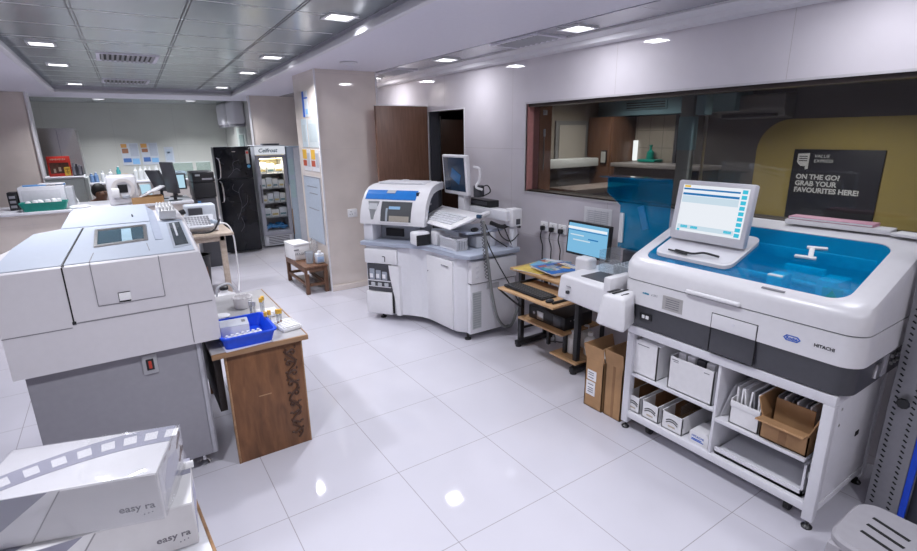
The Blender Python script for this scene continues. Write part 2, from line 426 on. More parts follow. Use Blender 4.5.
# ------------------------------------------------------------------ ceiling vents
def vent(x0, x1, y0, y1, z, label, slats, along='x'):
    t = thing('ceiling_vent', label, 'vent', ((x0+x1)/2, (y0+y1)/2, z))
    frame(b := P(), [(x0, y0), (x1, y0), (x1, y1), (x0, y1)], [(x0+.03, y0+.03), (x1-.03, y0+.03), (x1-.03, y1-.03), (x0+.03, y1-.03)], 'xy', z-.012, z)
    b.out('frame', SOFFIT, t)
    P().box(x0+.03, x1-.03, y0+.03, y1-.03, z-.002, z).out('backing', GAP, t)
    for k in range(slats):
        b = P()
        if along == 'x':
            yy = y0+.03+(y1-y0-.06)*(k+.5)/slats; b.obox(((x0+x1)/2, yy, z-.012), (x1-x0-.06, .019, .003), (-30, 0, 0))
        else:
            xx = x0+.03+(x1-x0-.06)*(k+.5)/slats; b.obox((xx, (y0+y1)/2, z-.012), (.022, y1-y0-.06, .003), (0, 35, 0))
        b.out('slat', mat('vent slat grey', (.42, .42, .45), .5), t)
vent(.02, .54, 6.06, 6.62, ZR, 'grey slatted air vent in the panel ceiling, nearer one', 11, 'y')
vent(.04, .60, 8.6, 9.15, ZR, 'grey slatted air vent in the panel ceiling, farther one', 11, 'y')
vent(2.66, 2.95, 2.96, 3.52, 2.484, 'slatted air vent in the soffit strip above the window', 8, 'x')
vent(2.68, 2.95, 5.2, 5.78, 2.484, 'slatted air vent in the soffit strip beside the column', 8, 'x')
# ------------------------------------------------------------------ window to the next room
GLASS = clear('tinted window glass', (.70, .72, .74), refl=1.1)
b = P()
frame(b, [(wY0, wZ0-.014), (wY1+.014, wZ0-.014), (wY1+.014, wZ1+.014), (wY0, wZ1+.014)], [(wY0, wZ0), (wY1, wZ0), (wY1, wZ1), (wY0, wZ1)], 'yz', W-.006, W+.012)
struct(b, 'trim_20', mat('grey window trim', (.50, .485, .50), .45))
struct(P().box(W+.075, W+.085, wY0, wY1, wZ0, wZ1), 'window_1', GLASS)
JAMB = mat('salmon jamb board', (.52, .24, .225), .5, var=.08)
struct(P().box(W+.012, W+.155, wY1-.012, wY1, wZ0, wZ1), 'trim_21', JAMB)
JAMBW = wood('reddish jamb wood', (.36, .16, .09), (.50, .24, .14), .4, 'Z', 5, 14)
BRONZE = mat('bronze aluminium', (.075, .062, .055), .35, metal=.6)
struct(P().box(W+.012, W+.15, wY0, wY1-.012, wZ1-.025, wZ1), 'trim_22', BRONZE)
struct(P().box(W+.012, W+.15, wY0, wY1-.012, wZ0, wZ0+.012), 'trim_23', BRONZE)

# the room next door, dim behind the glass
OX = 5.5
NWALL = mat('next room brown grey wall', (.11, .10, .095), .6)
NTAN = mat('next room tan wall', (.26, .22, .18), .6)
MUST = mat('mustard wall paint', (.42, .325, .10), .6, var=.02)
NAVY = mat('navy board', (.022, .022, .030), .45)
TEALB = mat('pale teal beam', (.16, .27, .31), .5)
struct(P().box(OX, OX+.12, -2.2, 4.72, 0, 2.6), 'wall_far_next', NWALL)
struct(P().box(W+.15, OX, 4.6, 4.72, 0, 2.6), 'wall_side_next', NTAN)
struct(P().box(W+.15, OX, -2.3, -2.2, 0, 2.6), 'wall_front_next', NWALL)
struct(P().box(W+.15, OX+.12, -2.3, 4.72, 2.5, 2.6), 'ceiling_next', NTAN)
# mustard field with a big rounded corner on the far wall
pts = [(-2.1, .0), (2.74, .0), (2.74, 1.6)]+[(2.44+.30*math.cos(R(a)), 1.59+.30*math.sin(R(a))) for a in range(10, 91, 10)]+[(-2.1, 1.89)]
struct(P().prism(pts, 'yz', OX-.012, OX), 'wall_mustard_next', MUST)
t = thing('wall_sign', 'dark navy sign with a shield mark and white words on the mustard wall', 'sign', (OX-.03, 2.0, .6))
P().box(OX-.035, OX-.013, 1.66, 2.375, .55, 1.61, .004).out('board', NAVY, t)
SIGNW = mat('pale sign print', (.85, .85, .83), .5)
for s_, z in (('ON THE GO?', 1.337), ('GRAB YOUR', 1.275), ('FAVOURITES HERE!', 1.213)):
    text(s_, .062, (OX-.037, 2.325, z), (0, -1, 0), (0, 0, 1), SIGNW, parent=t, bold=.0022)
text('VALUE', .042, (OX-.037, 2.195, 1.535), (0, -1, 0), (0, 0, 1), SIGNW, parent=t, shear=.15)
text('EXPRESS', .042, (OX-.037, 2.195, 1.492), (0, -1, 0), (0, 0, 1), SIGNW, parent=t, shear=.15)
b = P().prism([(2.335, 1.568), (2.235, 1.575), (2.235, 1.43), (2.26, 1.425), (2.26, 1.455), (2.30, 1.455), (2.335, 1.49)], 'yz', OX-.038, OX-.034)
b.out('shield_mark', SIGNW, t)
b = P()
for z in (1.545, 1.525, 1.505): b.box(OX-.040, OX-.037, 2.25, 2.32, z-.004, z+.004)
b.out('shield_bar', NAVY, t)
t = thing('air_conditioner', 'dark split air conditioner high on the far wall behind the window', 'air conditioner', (5.4, 2.78, 1.9))
P().prism([(5.5, 1.90), (5.32, 1.92), (5.28, 1.99), (5.28, 2.12), (5.5, 2.14)], 'xz', 2.44, 3.10, .012).out('housing', mat('grey air conditioner', (.17, .165, .16), .4), t)
b = P(); b.box(5.29, 5.315, 2.50, 3.04, 1.915, 1.945)
b.out('louvre', DARK, t)
# teal beam with its grille, at the left of the far wall
struct(P().box(5.2, OX, 2.86, 4.6, 1.98, 2.5), 'trim_24', TEALB)
t = thing('ceiling_vent', 'long air grille in the teal beam behind the window', 'vent', (5.19, 3.95, 2.06))
P().box(5.185, 5.2, 3.62, 4.18, 2.04, 2.13, .003).out('frame', TEALB, t)
b = P()
for k in range(3): b.box(5.18, 5.187, 3.64, 4.16, 2.055+k*.026, 2.068+k*.026)
b.out('slot', GAP, t)
t = thing('partition_post', 'pale teal post standing in the room behind the window', 'post', (4.5, 2.87, 0))
P().box(4.46, 4.54, 2.83, 2.96, 0, 2.5, .006).out('lower_panel', mat('grey post', (.20, .22, .22), .5), t)
P().box(4.455, 4.545, 2.825, 2.965, 1.62, 1.92, .004).out('upper_panel', TEALB, t)
P().box(4.44, 4.56, 2.71, 2.80, 1.93, 2.5, .004).out('edge_strip', TEALB, t)
P().box(4.48, 4.52, 2.715, 2.725, 0, 1.93, .002).out('edge_strip', STEEL, t)
t = thing('cupboard', 'tall brown cupboard at the far left behind the window', 'cupboard', (5.25, 4.47, 0))
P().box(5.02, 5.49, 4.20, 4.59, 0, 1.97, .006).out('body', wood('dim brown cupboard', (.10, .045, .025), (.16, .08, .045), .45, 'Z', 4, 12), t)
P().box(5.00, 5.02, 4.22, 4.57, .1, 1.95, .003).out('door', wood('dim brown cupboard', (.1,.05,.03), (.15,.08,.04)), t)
t = thing('tiled_niche', 'beige tiled niche lit from a slit, behind the window', 'niche', (5.45, 3.8, 0))
P().box(5.40, 5.49, 3.62, 4.17, 0, 1.97).out('tile_panel', joints('niche tiles', (.34, .30, .25), (.15, .13, .11), .18, .2, 0, 0, .006, .4, 'YZ'), t)
P().box(5.385, 5.40, 3.585, 3.625, 0, 1.98).out('edge', DARK, t)
P().box(5.36, 5.42, 4.12, 4.16, 1.45, 1.69).out('light_slit', emis('daylight slit', (1, .98, .92), 2.0), t)
t = thing('soap_dispenser', 'small green bottle on a green tray in the tiled niche', 'bottle', (5.3, 3.86, 1.45))
P().lathe([(.04, 1.475), (.045, 1.49), (.04, 1.56), (.015, 1.58), (.013, 1.62), (.02, 1.625), (.02, 1.64)], (5.3, 3.86, 0), 14).out('bottle', TEAL, t)
P().box(5.22, 5.38, 3.74, 3.98, 1.445, 1.475, .008).out('tray', TEAL, t)
t = thing('counter', 'dark counter before the tiled niche behind the window', 'counter', (5.2, 3.5, 0))
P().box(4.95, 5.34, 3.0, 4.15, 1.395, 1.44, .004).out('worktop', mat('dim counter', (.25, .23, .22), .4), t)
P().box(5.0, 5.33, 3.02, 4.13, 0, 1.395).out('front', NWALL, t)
t = thing('frosted_door', 'grey panelled door on the side wall behind the window', 'door', (4.7, 4.58, 0))
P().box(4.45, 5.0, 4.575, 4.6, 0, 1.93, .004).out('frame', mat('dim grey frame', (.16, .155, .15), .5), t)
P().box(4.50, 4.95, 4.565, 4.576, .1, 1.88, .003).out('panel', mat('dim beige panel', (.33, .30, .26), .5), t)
t = thing('wall_ledge', 'white ledge along the side wall behind the window', 'shelf', (4.6, 4.5, 1.39))
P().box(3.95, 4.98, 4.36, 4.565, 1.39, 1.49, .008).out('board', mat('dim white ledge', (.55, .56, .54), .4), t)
P().box(4.0, 4.93, 4.45, 4.56, 0, 1.39).out('support', NWALL, t)
t = thing('reception_desk', 'dark desk under the ledge behind the window', 'desk', (4.4, 3.9, 0))
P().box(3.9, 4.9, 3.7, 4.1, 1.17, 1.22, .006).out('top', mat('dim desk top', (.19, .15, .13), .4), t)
P().box(3.93, 4.87, 3.75, 4.05, 0, 1.17).out('body', NWALL, t)
t = thing('photo_frame', 'small framed notice on the brown cupboard behind the window', 'picture frame', (5.0, 4.3, 1.5))
P().box(4.985, 5.0, 4.25, 4.34, 1.42, 1.58, .003).out('border', BLACK, t)
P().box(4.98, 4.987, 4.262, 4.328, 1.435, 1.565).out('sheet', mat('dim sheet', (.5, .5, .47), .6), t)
lamp_light((4.4, 1.8, 2.48), 26, .3, (1, .95, .88)); lamp_light((4.5, 3.8, 2.48), 20, .3, (1, .95, .88))
# switch and door gear on the jamb behind the glass
struct(P().box(W+.15, W+.30, wY1-.02, 4.6, 0, 2.6), 'wall_jamb_next', JAMBW)
t = thing('switch_plate', 'white switch plate on the reddish wood inside the window at left', 'switch', (3.45, 3.66, 1.9))
P().box(3.405, 3.455, wY1-.028, wY1-.02, 1.955, 2.0, .003).out('plate', BRIGHTW, t)
P().box(3.42, 3.44, wY1-.033, wY1-.027, 1.965, 1.99, .002).out('rocker', BRIGHTW, t)
t = thing('door_handle', 'white latch on the reddish wood inside the window at left', 'latch', (3.45, 3.66, 1.7))
P().box(3.415, 3.435, wY1-.034, wY1-.02, 1.76, 1.83, .005).out('lever', BRIGHTW, t)
P().box(3.42, 3.428, wY1-.03, wY1-.02, 1.45, 1.76, .002).out('rod', STEEL, t)

# ------------------------------------------------------------------ doorway, its open leaf and the dark passage behind
b = P()
frame(b, [(dY0-.012, 0), (dY1+.012, 0), (dY1+.012, dZ+.012), (dY0-.012, dZ+.012)], [(dY0, 0), (dY1, 0), (dY1, dZ), (dY0, dZ)], 'yz', W-.006, W+.012)
struct(b, 'trim_25', TRIMW)
b = P().box(2.535, 3.205, 5.47, 5.51, .02, 2.115, .002)
struct(b, 'door_1', DOORW)
struct(P().box(2.53, 3.21, 5.465, 5.515, 2.115, 2.122), 'trim_26', TRIMW)
struct(P().box(W+.013, W+.15, dY1-.012, dY1-.0005, .0, dZ), 'trim_27', DARK)  # dark board added over the jamb, its colour standing in for doorway shade
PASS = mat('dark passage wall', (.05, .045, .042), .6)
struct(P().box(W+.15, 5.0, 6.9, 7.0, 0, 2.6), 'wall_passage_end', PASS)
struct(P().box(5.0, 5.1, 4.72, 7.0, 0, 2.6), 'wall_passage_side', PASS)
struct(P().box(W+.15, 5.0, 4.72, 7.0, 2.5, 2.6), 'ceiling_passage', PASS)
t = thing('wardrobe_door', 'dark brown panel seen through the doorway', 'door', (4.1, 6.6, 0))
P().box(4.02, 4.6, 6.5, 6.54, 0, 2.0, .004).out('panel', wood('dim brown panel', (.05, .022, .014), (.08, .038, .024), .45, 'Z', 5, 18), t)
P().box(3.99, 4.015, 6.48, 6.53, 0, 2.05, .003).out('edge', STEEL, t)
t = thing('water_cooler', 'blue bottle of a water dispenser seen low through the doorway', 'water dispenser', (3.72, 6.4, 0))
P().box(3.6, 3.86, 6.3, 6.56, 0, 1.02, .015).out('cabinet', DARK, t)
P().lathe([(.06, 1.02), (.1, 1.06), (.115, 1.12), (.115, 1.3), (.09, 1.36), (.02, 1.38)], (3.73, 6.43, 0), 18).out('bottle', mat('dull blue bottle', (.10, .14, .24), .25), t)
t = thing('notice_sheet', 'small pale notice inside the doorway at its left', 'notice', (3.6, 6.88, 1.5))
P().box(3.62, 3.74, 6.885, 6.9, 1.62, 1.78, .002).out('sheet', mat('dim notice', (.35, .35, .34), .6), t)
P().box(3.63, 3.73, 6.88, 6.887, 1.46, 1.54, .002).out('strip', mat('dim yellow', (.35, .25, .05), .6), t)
lamp_light((4.2, 5.9, 2.48), 2.0, .2)

# plugs and wires live with the desk below; sockets on the walls here
def sockets(x, y, z, n, label, face, pitch=.10):
    t = thing('power_socket', label, 'socket', (x, y, z))
    for k in range(n):
        if face == 'x':
            yy = y-k*pitch
            P().box(x-.012, x, yy-.048, yy+.048, z-.042, z+.042, .004).out('plate', BRIGHTW, t)
            b = P()
            for dy, dz in ((0, .018), (-.014, -.012), (.014, -.012)): b.cyl((x-.013, yy+dy, z+dz), (x-.011, yy+dy, z+dz), .005, n=10)
            b.out('pin_hole', GAP, t)
            P().box(x-.016, x-.011, yy-.042, yy-.028, z-.012, z+.012, .002).out('switch', WHITE, t)
        else:
            xx = x+k*pitch
            P().box(xx-.06, xx+.06, y-.012, y, z-.048, z+.048, .004).out('plate', BRIGHTW, t)
            b = P()
            for dx, dz in ((0, .018), (-.014, -.012), (.014, -.012)): b.cyl((xx+dx-.02, y-.013, z+dz), (xx+dx-.02, y-.011, z+dz), .005, n=10)
            b.out('pin_hole', GAP, t)
            P().box(xx+.02, xx+.036, y-.016, y-.011, z-.012, z+.012, .002).out('switch', WHITE, t)
    return t
sockets(2.25, 5.66, .915, 1, 'white power socket on the beige column', 'y')
sockets(W, 3.41, .965, 3, 'row of three white sockets on the wall above the computer desk', 'x', .115)
sockets(W, 2.70, 1.02, 1, 'single white socket on the wall right of the desktop monitor', 'x')
t = thing('wall_notice', 'white printed list taped on the wall behind the desktop monitor', 'notice', (W, 2.79, 1.08))
P().box(W-.003, W-.0005, 2.65, 2.94, 1.03, 1.20).out('sheet', PAPER, t)
b = P()
for k in range(8): b.box(W-.0045, W-.0028, 2.68, 2.91, 1.055+k*.016, 1.060+k*.016)
for k in range(4): b.box(W-.0045, W-.0028, 2.69+k*.065, 2.692+k*.065, 1.05, 1.18)
b.out('print', mat('grey print', (.55, .56, .6), .7), t)
# ------------------------------------------------------------------ blue-lidded analyser on its white stand
def zt(x): return 1.075+(min(x, 2.93)-2.38)*.375+max(0, x-2.93)*.08
CX0, CX1, CY0, CY1 = 2.38, 3.12, .665, 1.86
t = thing('analyzer', 'white benchtop analyser with a long sloping blue lid on the white stand', 'analyzer', (2.75, 1.26, .695)); cobas = t
out_ = rrect(CX0, CX1, CY0, CY1, .085, 6, 8)
low = rrect(CX0+.02, CX1-.02, CY0+.02, CY1-.02, .08, 6, 8)
P().loft([[(x, y, .697) for x, y in low], [(x, y, .835) for x, y in rrect(CX0+.008, CX1, CY0+.008, CY1-.008, .085, 6, 8)]]).out('base_band', DARK, t)
P().loft([[(x, y, .835) for x, y in out_], [(x, y, .972) for x, y in out_]]).out('lower_housing', WHITE2, t)
ins = rrect(CX0+.006, CX1-.006, CY0+.006, CY1-.006, .08, 6, 8)
P().loft([[(x, y, .971) for x, y in ins], [(x, y, .979) for x, y in ins]]).out('seam', GREYINK, t)
HX0, HX1, HY0, HY1 = 2.445, 2.915, .775, 1.775
r0 = [(x, y, .978) for x, y in out_]
r1 = [(x, y, zt(x)-.035) for x, y in out_]
o2 = rrect(CX0+.012, CX1-.006, CY0+.012, CY1-.012, .085, 6, 8); r2_ = [(x, y, zt(x)-.010) for x, y in o2]
o3 = rrect(CX0+.035, CX1-.02, CY0+.035, CY1-.035, .08, 6, 8); r3 = [(x, y, zt(x)) for x, y in o3]
h0 = rrect(HX0, HX1, HY0, HY1, .07, 6, 8); r4 = [(x, y, zt(x)) for x, y in h0]
r5 = [(x, y, zt(x)-.02) for x, y in h0]; r6 = [(x, y, .985) for x, y in h0]
P().loft([r0, r1, r2_, r3, r4, r5, r6], cap0=False, cap1=False).out('lid_housing', WHITE2, t)
TUB = mat('dark interior', (.34, .37, .42), .5, var=.1)
P().loft([[(x, y, .982) for x, y in h0], [(x, y, .990) for x, y in h0]]).out('interior_floor', TUB, t)
BLUEG = clear('blue acrylic lid', (.25, .90, 1.0), refl=1.2, haze=.14, hazecol=(.0, .38, .95))
h1 = rrect(HX0+.001, HX1-.001, HY0+.001, HY1-.001, .069, 6, 8)
P().loft([[(x, y, zt(x)-.010) for x, y in h1], [(x, y, zt(x)-.004) for x, y in h1]]).out('blue_lid', BLUEG, t)
MECH = mat('interior mechanism', (.70, .74, .78), .4, var=.1)
def mech(*a):
    b = P()
    for q in a: b.box(*q, .006)
    return b
mech((2.50, 2.52, .82, 1.72, 1.02, 1.05), (2.62, 2.645, .82, 1.74, 1.08, 1.10), (2.86, 2.88, .82, 1.74, 1.14, 1.20)).out('guide_rail', MECH, t)
mech((2.52, 2.62, 1.06, 1.13, .99, 1.13)).out('gantry_post', MECH, t)
mech((2.60, 2.74, .86, .95, .99, 1.13)).out('gantry_post', MECH, t)
mech((2.66, 2.70, .95, 1.12, 1.06, 1.16)).out('cross_arm', MECH, t)
mech((2.48, 2.56, .90, 1.04, .99, 1.06)).out('cell_block', MECH, t)
mech((2.5, 2.6, 1.6, 1.66, .99, 1.10)).out('gantry_post', MECH, t)
P().lathe([(.13, .99), (.13, 1.02), (.1, 1.03), (.03, 1.03), (.03, 1.06)], (2.66, 1.52, 0), 28).out('reagent_disk', MECH, t)
b = P().obox((2.56, .865, 1.085), (.006, .08, .055), (0, -10, 0)); b.out('warning_label', mat('pale label', (.45, .6, .45), .5), t)
P().prism([(.84, 1.067), (.89, 1.067), (.865, 1.105)], 'yz', 2.549, 2.556).out('warning_triangle', mat('warning yellow', (.75, .6, .05), .5), t)
# white bracket lying on the lid
b = P(); b.obox((2.745, 1.045, zt(2.745)+.004), (.10, .022, .012), (0, -20.5, 20), .003)
b.obox((2.70, 1.05, zt(2.70)+.004), (.018, .09, .012), (0, -20.5, 10), .003); b.obox((2.79, 1.04, zt(2.79)+.004), (.018, .085, .012), (0, -20.5, 25), .003)
b.out('lid_bracket', BRIGHTW, t)
# front details (face x = CX0)
X = CX0
P().tube([(X-.004, 1.43, .988), (X-.014, 1.41, .992), (X-.014, 1.19, .992), (X-.004, 1.17, .988)], .011, 10, 4).out('lid_handle', WHITE2, t)
P().obox((2.414, 1.045, zt(2.414)+.001), (.012, .10, .003), (0, -20.5, 0)).out('lid_slot', GREYINK, t)
P().box(X-.006, X+.02, 1.072, 1.290, .836, .910, .003).out('service_door', WHITE2, t)
P().box(X+.001, X+.03, 1.070, 1.292, .706, .833, .003).out('service_door', DARK, t)
b = P(); b.box(X-.0015, X+.004, 1.068, 1.0715, .706, .914); b.box(X-.0015, X+.004, 1.2905, 1.294, .706, .914); b.box(X-.0015, X+.004, 1.068, 1.294, .911, .914)
b.out('door_gap', GAP, t)
P().cyl((X-.008, 1.18, .88), (X-.005, 1.18, .88), .008, n=16).out('door_dimple', WHITE, t)
P().box(X-.0015, X+.002, 1.455, 1.575, .853, .932).out('silver_label', mat('silver label', (.50, .49, .48), .35, metal=.4), t)
b = P()
for k in range(5): b.box(X-.0025, X-.001, 1.475, 1.555, .866+k*.012, .870+k*.012)
b.out('label_print', GREYINK, t)
text('cobas', .018, (X-.001, 1.705, .908), (0, -1, 0), (0, 0, 1), mat('teal print', (.02, .25, .40), .5), parent=t, bold=.0006)
text('c 311', .018, (X-.001, 1.648, .908), (0, -1, 0), (0, 0, 1), GREYINK, parent=t)
b = P(); hx = [(.9225+.036*math.cos(R(a)), .898+.017*math.sin(R(a))) for a in (0, 50, 130, 180, 230, 310)]; hi = [(.9225+.030*math.cos(R(a)), .898+.0125*math.sin(R(a))) for a in (0, 50, 130, 180, 230, 310)]
frame(b, hx, hi, 'yz', X-.002, X+.002); b.out('maker_mark', BLUEINK, t)
text('Roche', .018, (X-.001, .9225, .892), (0, -1, 0), (0, 0, 1), BLUEINK, parent=t, align='CENTER', bold=.0006)
text('HITACHI', .020, (X-.001, .835, .893), (0, -1, 0), (0, 0, 1), INK, parent=t, bold=.0005)
P().box(X+.004, X+.02, 1.64, 1.715, .755, .790, .002).out('power_inlet', BLACK, t)
P().box(X+.001, X+.01, 1.655, 1.675, .762, .782, .002).out('switch', BRIGHTW, t)
P().box(X+.001, X+.01, 1.682, 1.70, .762, .782, .002).out('switch', BRIGHTW, t)
# right end: connector panel and curved cover line
P().box(2.62, 2.66, CY0+.002, CY0+.02, .735, .80, .003).out('connector_plate', STEEL, t)
P().box(2.69, 2.74, CY0+.002, CY0+.02, .725, .825, .003).out('connector_plate', GREYP, t)
for k in range(6): P().cyl((2.80+.04*(k % 3), CY0+.012, .76+.035*(k//3)), (2.80+.04*(k % 3), CY0+.001, .76+.035*(k//3)), .008, n=10).out('connector', STEEL, t)
# monitor tray and its monitor
b = P(); tr = rrect(2.49, 2.79, 1.295, 1.74, .05, 6, 4)
b.loft([[(x, y, zt(x)-.004) for x, y in tr], [(x, y, zt(x)+.014) for x, y in tr]]); b.out('monitor_tray', WHITE2, t)
tr2 = rrect(2.505, 2.775, 1.31, 1.725, .04, 6, 4)
P().loft([[(x, y, zt(x)+.013) for x, y in tr2], [(x, y, zt(x)+.0155) for x, y in tr2]]).out('tray_recess', WHITE, t)
P().obox((2.72, 1.52, 1.245), (.09, .15, .05), (0, -12, 0), .015).out('monitor_foot', BRIGHTW, t)
Mo = Matrix.Translation((2.64, 1.52, 1.365)) @ Matrix.Rotation(R(9), 4, 'Y')
def mb(x0, x1, y0, y1, z0, z1, bev=0):     # box in the monitor's own frame: x towards the back
    b = P().box(x0, x1, y0, y1, z0, z1, bev); bmesh.ops.transform(b.bm, matrix=Mo, verts=b.bm.verts); return b
mon = mb(0, .045, -.215, .215, -.165, .165, .012).out('monitor', WHITE, t)
mb(.04, .08, -.15, .15, -.11, .11, .02).out('back_shell', WHITE, mon)
mb(-.002, .004, -.19, .178, -.118, .14).out('screen', emis('screen white', (.83, .87, .93), 1.0), mon)
SBL = emis('screen blue', (.02, .20, .52), .9); SCY = emis('screen cyan', (.06, .55, .75), .95); SPA = emis('screen pale blue', (.62, .76, .86), .95)
for z0, z1 in ((.113, .122), (.084, .096)): mb(-.003, .003, -.145, .172, z0, z1).out('menu_bar', SBL, mon)
mb(-.003, .003, -.145, .172, .043, .08).out('table_header', SPA, mon)
for k in range(9): mb(-.0032, .003, -.182, -.155, .113-k*.028, .133-k*.028).out('screen_button', SCY, mon)
for y0 in (.14, .08, -.11): mb(-.0032, .003, y0-.03, y0+.012, -.098, -.084).out('screen_button', SCY, mon)
mb(-.0032, .003, -.15, .17, -.104, -.08).out('status_bar', SPA, mon)
mb(-.0036, .003, .155, .17, -.117, -.106).out('screen_button', SCY, mon)
mb(-.0036, .003, .135, .17, .126, .137).out('title_icon', emis('screen yellow', (.9, .6, .1), .9), mon)
P().tube([(2.52, 1.62, zt(2.52)+.03), (2.515, 1.52, zt(2.515)+.03), (2.53, 1.46, zt(2.53)+.036), (2.535, 1.38, zt(2.53)+.03)], .006, 8, 5).out('cable', BLACK, t)
P().tube([(2.515, 1.66, zt(2.515)+.028), (2.505, 1.54, zt(2.505)+.028)], .005, 8).out('stylus', BLACK, t)

# papers and magazines lying on the back ledge
for k, (cx, cy, sx, sy, rz, h, m, l) in enumerate(((3.065, 1.07, .10, .46, 3, .024, WCARD, 'white folder at the bottom of the pile on the analyser ledge'),
      (3.06, .77, .10, .12, -8, .014, PAPER, 'short white pad at the right of the pile on the analyser ledge'),
      (3.07, 1.10, .095, .38, 2, .016, mat('pink cover', (.62, .33, .42), .55), 'pink folder on top of the pile on the analyser ledge'))):
    z = zt(3.0)+.012+(.025 if k == 2 else 0)+(.0 if k != 1 else .0)
    t = thing('folder', l, 'folder', (cx, cy, z))
    P().obox((cx, cy, z+h/2), (sx, sy, h), (0, 0, rz), .002).out('cover', m, t)
    P().obox((cx-.002, cy, z+h/2), (sx, sy-.01, h*.5), (0, 0, rz)).out('pages', PAPER, t)

# sample sampler unit at the left end of the analyser, over the desk
t = thing('sampler_unit', 'white sample loader unit joined to the left end of the blue-lidded analyser', 'sampler', (2.55, 2.1, .69))
P().hexa([(2.35, 1.87, .70), (2.85, 1.87, .70), (2.85, 2.40, .72), (2.35, 2.36, .72), (2.35, 1.87, .885), (2.85, 1.87, .885), (2.85, 2.38, .885), (2.36, 2.34, .885)], .022, 3).out('main_housing', WHITE2, t)
P().hexa([(2.19, 1.665, .712), (2.377, 1.735, .712), (2.377, 1.885, .712), (2.19, 1.885, .712), (2.205, 1.69, .915), (2.377, 1.75, .915), (2.377, 1.85, .905), (2.205, 1.85, .905)], .025, 3).out('front_housing', WHITE2, t)
P().box(2.58, 2.68, 2.30, 2.425, .80, .958, .02, 3).out('corner_block', WHITE2, t)
P().box(2.30, 2.50, 1.868, 1.925, .88, .97, .012).out('end_block', WHITE2, t)
P().box(2.43, 2.62, 1.94, 2.22, .884, .888).out('tray_recess', DARK, t)
b = P()
for k in range(9): b.box(2.66, 2.80, 1.92+k*.026, 1.942+k*.026, .888, .945, .003)
rk = b.out('sample_rack', mat('pale grey rack', (.55, .56, .57), .35), t)
b = P()
for k in range(9):
    for j in range(4): b.cyl((2.68+.03*j, 1.931+k*.026, .944), (2.68+.03*j, 1.931+k*.026, .947), .008, n=8)
b.out('tube_hole', DARK, t)
b = P(); b.box(2.625, 2.63, 1.93, 2.24, .888, .985); b.box(2.625, 2.84, 2.24, 2.245, .888, 1.03)
b.out('clear_guard', clear('clear acrylic', (.90, .93, .95), refl=1.2, haze=.06), t)
P().box(2.33, 2.349, 2.235, 2.255, .775, .795, .002).out('button', INK, t)
P().box(2.345, 2.349, 2.225, 2.265, .82, .824).out('printed_line', GREYINK, t)
b = P(); b.box(2.23, 2.36, 1.785, 1.80, .911, .9145); b.box(2.24, 2.30, 1.735, 1.745, .911, .9145)
b.out('slot', GAP, t)
P().box(2.23, 2.33, 1.815, 1.838, .9105, .9135, .001).out('slot_label', BLACK, t)
P().box(2.80, 2.97, 1.90, 2.32, .672, .697, .004).out('rear_ledge', WHITE2, t)
# open blue lid standing behind the sampler
t = thing('lid', 'raised clear blue plastic cover standing behind the sample loader', 'cover', (2.92, 2.1, 1.0))
BLUE2 = clear('blue acrylic cover', (.12, .68, .88), refl=1.2, haze=.18, hazecol=(.0, .28, .55))
P().box(2.90, 2.906, 1.93, 2.32, 1.0, 1.50, .002).out('panel', BLUE2, t)
P().box(2.76, 2.905, 1.93, 2.40, 1.497, 1.503, .002).out('top_flange', BLUE2, t)
P().hexa([(2.76, 2.32, 1.40), (2.905, 2.32, 1.30), (2.905, 2.326, 1.30), (2.76, 2.326, 1.40), (2.76, 2.32, 1.5), (2.905, 2.32, 1.5), (2.905, 2.326, 1.5), (2.76, 2.326, 1.5)]).out('side_flange', BLUE2, t)
P().box(2.885, 2.90, 2.275, 2.31, 1.04, 1.25, .004).out('hinge', BRIGHTW, t)
P().obox((2.892, 2.12, 1.235), (.008, .05, .16), (-20, 0, 0), .003).out('grip', mat('blue grip', (.03, .25, .5), .3), t)
P().box(2.87, 2.95, 1.95, 2.25, .698, 1.0, .01).out('hinge_post', DARK, t)

# ------------------------------------------------------------------ the white stand
t = thing('equipment_stand', 'white steel stand with shelves carrying the blue-lidded analyser', 'stand', (2.7, 1.26, 0))
x0, x1, y0, y1 = 2.40, 3.0, .722, 1.80
P().box(x0, x1, y0, y1, .64, .69, .004).out('top', WHITE, t)
for xx in (x0, x1-.045):
    for yy in (y0, y1-.045):
        leg = P().box(xx, xx+.045, yy, yy+.045, .045, .64, .003).out('leg', WHITE, t)
        P().lathe([(.022, 0), (.024, .008), (.016, .016), (.008, .020), (.008, .045)], (xx+.022, yy+.022, 0), 16).out('foot', BLACK, leg)
P().box(x0+.046, x1-.046, y0+.004, y0+.014, .127, .638, .002).out('side_panel', WHITE, t)
P().box(x1-.014, x1-.002, y0+.047, y1-.047, .127, .638).out('back_panel', WHITE, t)
P().box(x0+.003, x1-.003, y0+.003, y1-.003, .085, .125, .002).out('bottom_shelf', WHITE, t)
P().box(x0+.01, x1, 1.225, 1.24, .12, .64, .002).out('divider', WHITE, t)
P().box(x0+.01, x1, 1.24, y1-.02, .365, .385, .003).out('shelf', WHITE, t)
P().box(x0+.01, x1, y0+.075, 1.225, .320, .340, .003).out('shelf', WHITE, t)
b = P(); b.box(x0+.03, x1-.05, .79, 1.215, .13, .142); b.box(x0+.03, x0+.042, .79, 1.215, .13, .165); b.box(x0+.03, x1-.05, .79, .80, .13, .30); b.box(x1-.06, x1-.05, .79, 1.215, .13, .30)
b.out('inner_tray', WHITE, t)
for yy in (y1-.16, y0+.13):
    c = P().box(x0+.055, x0+.10, yy-.02, yy+.02, .062, .09, .004).out('castor', STEEL, t)
    P().cyl((x0+.08, yy-.012, .033), (x0+.08, yy+.012, .033), .033, n=22).out('wheel', RUBBER, c)
P().box(2.735, 2.775, y0+.001, y0+.006, .375, .400, .002).out('cable_hole', GAP, t)
b = P()
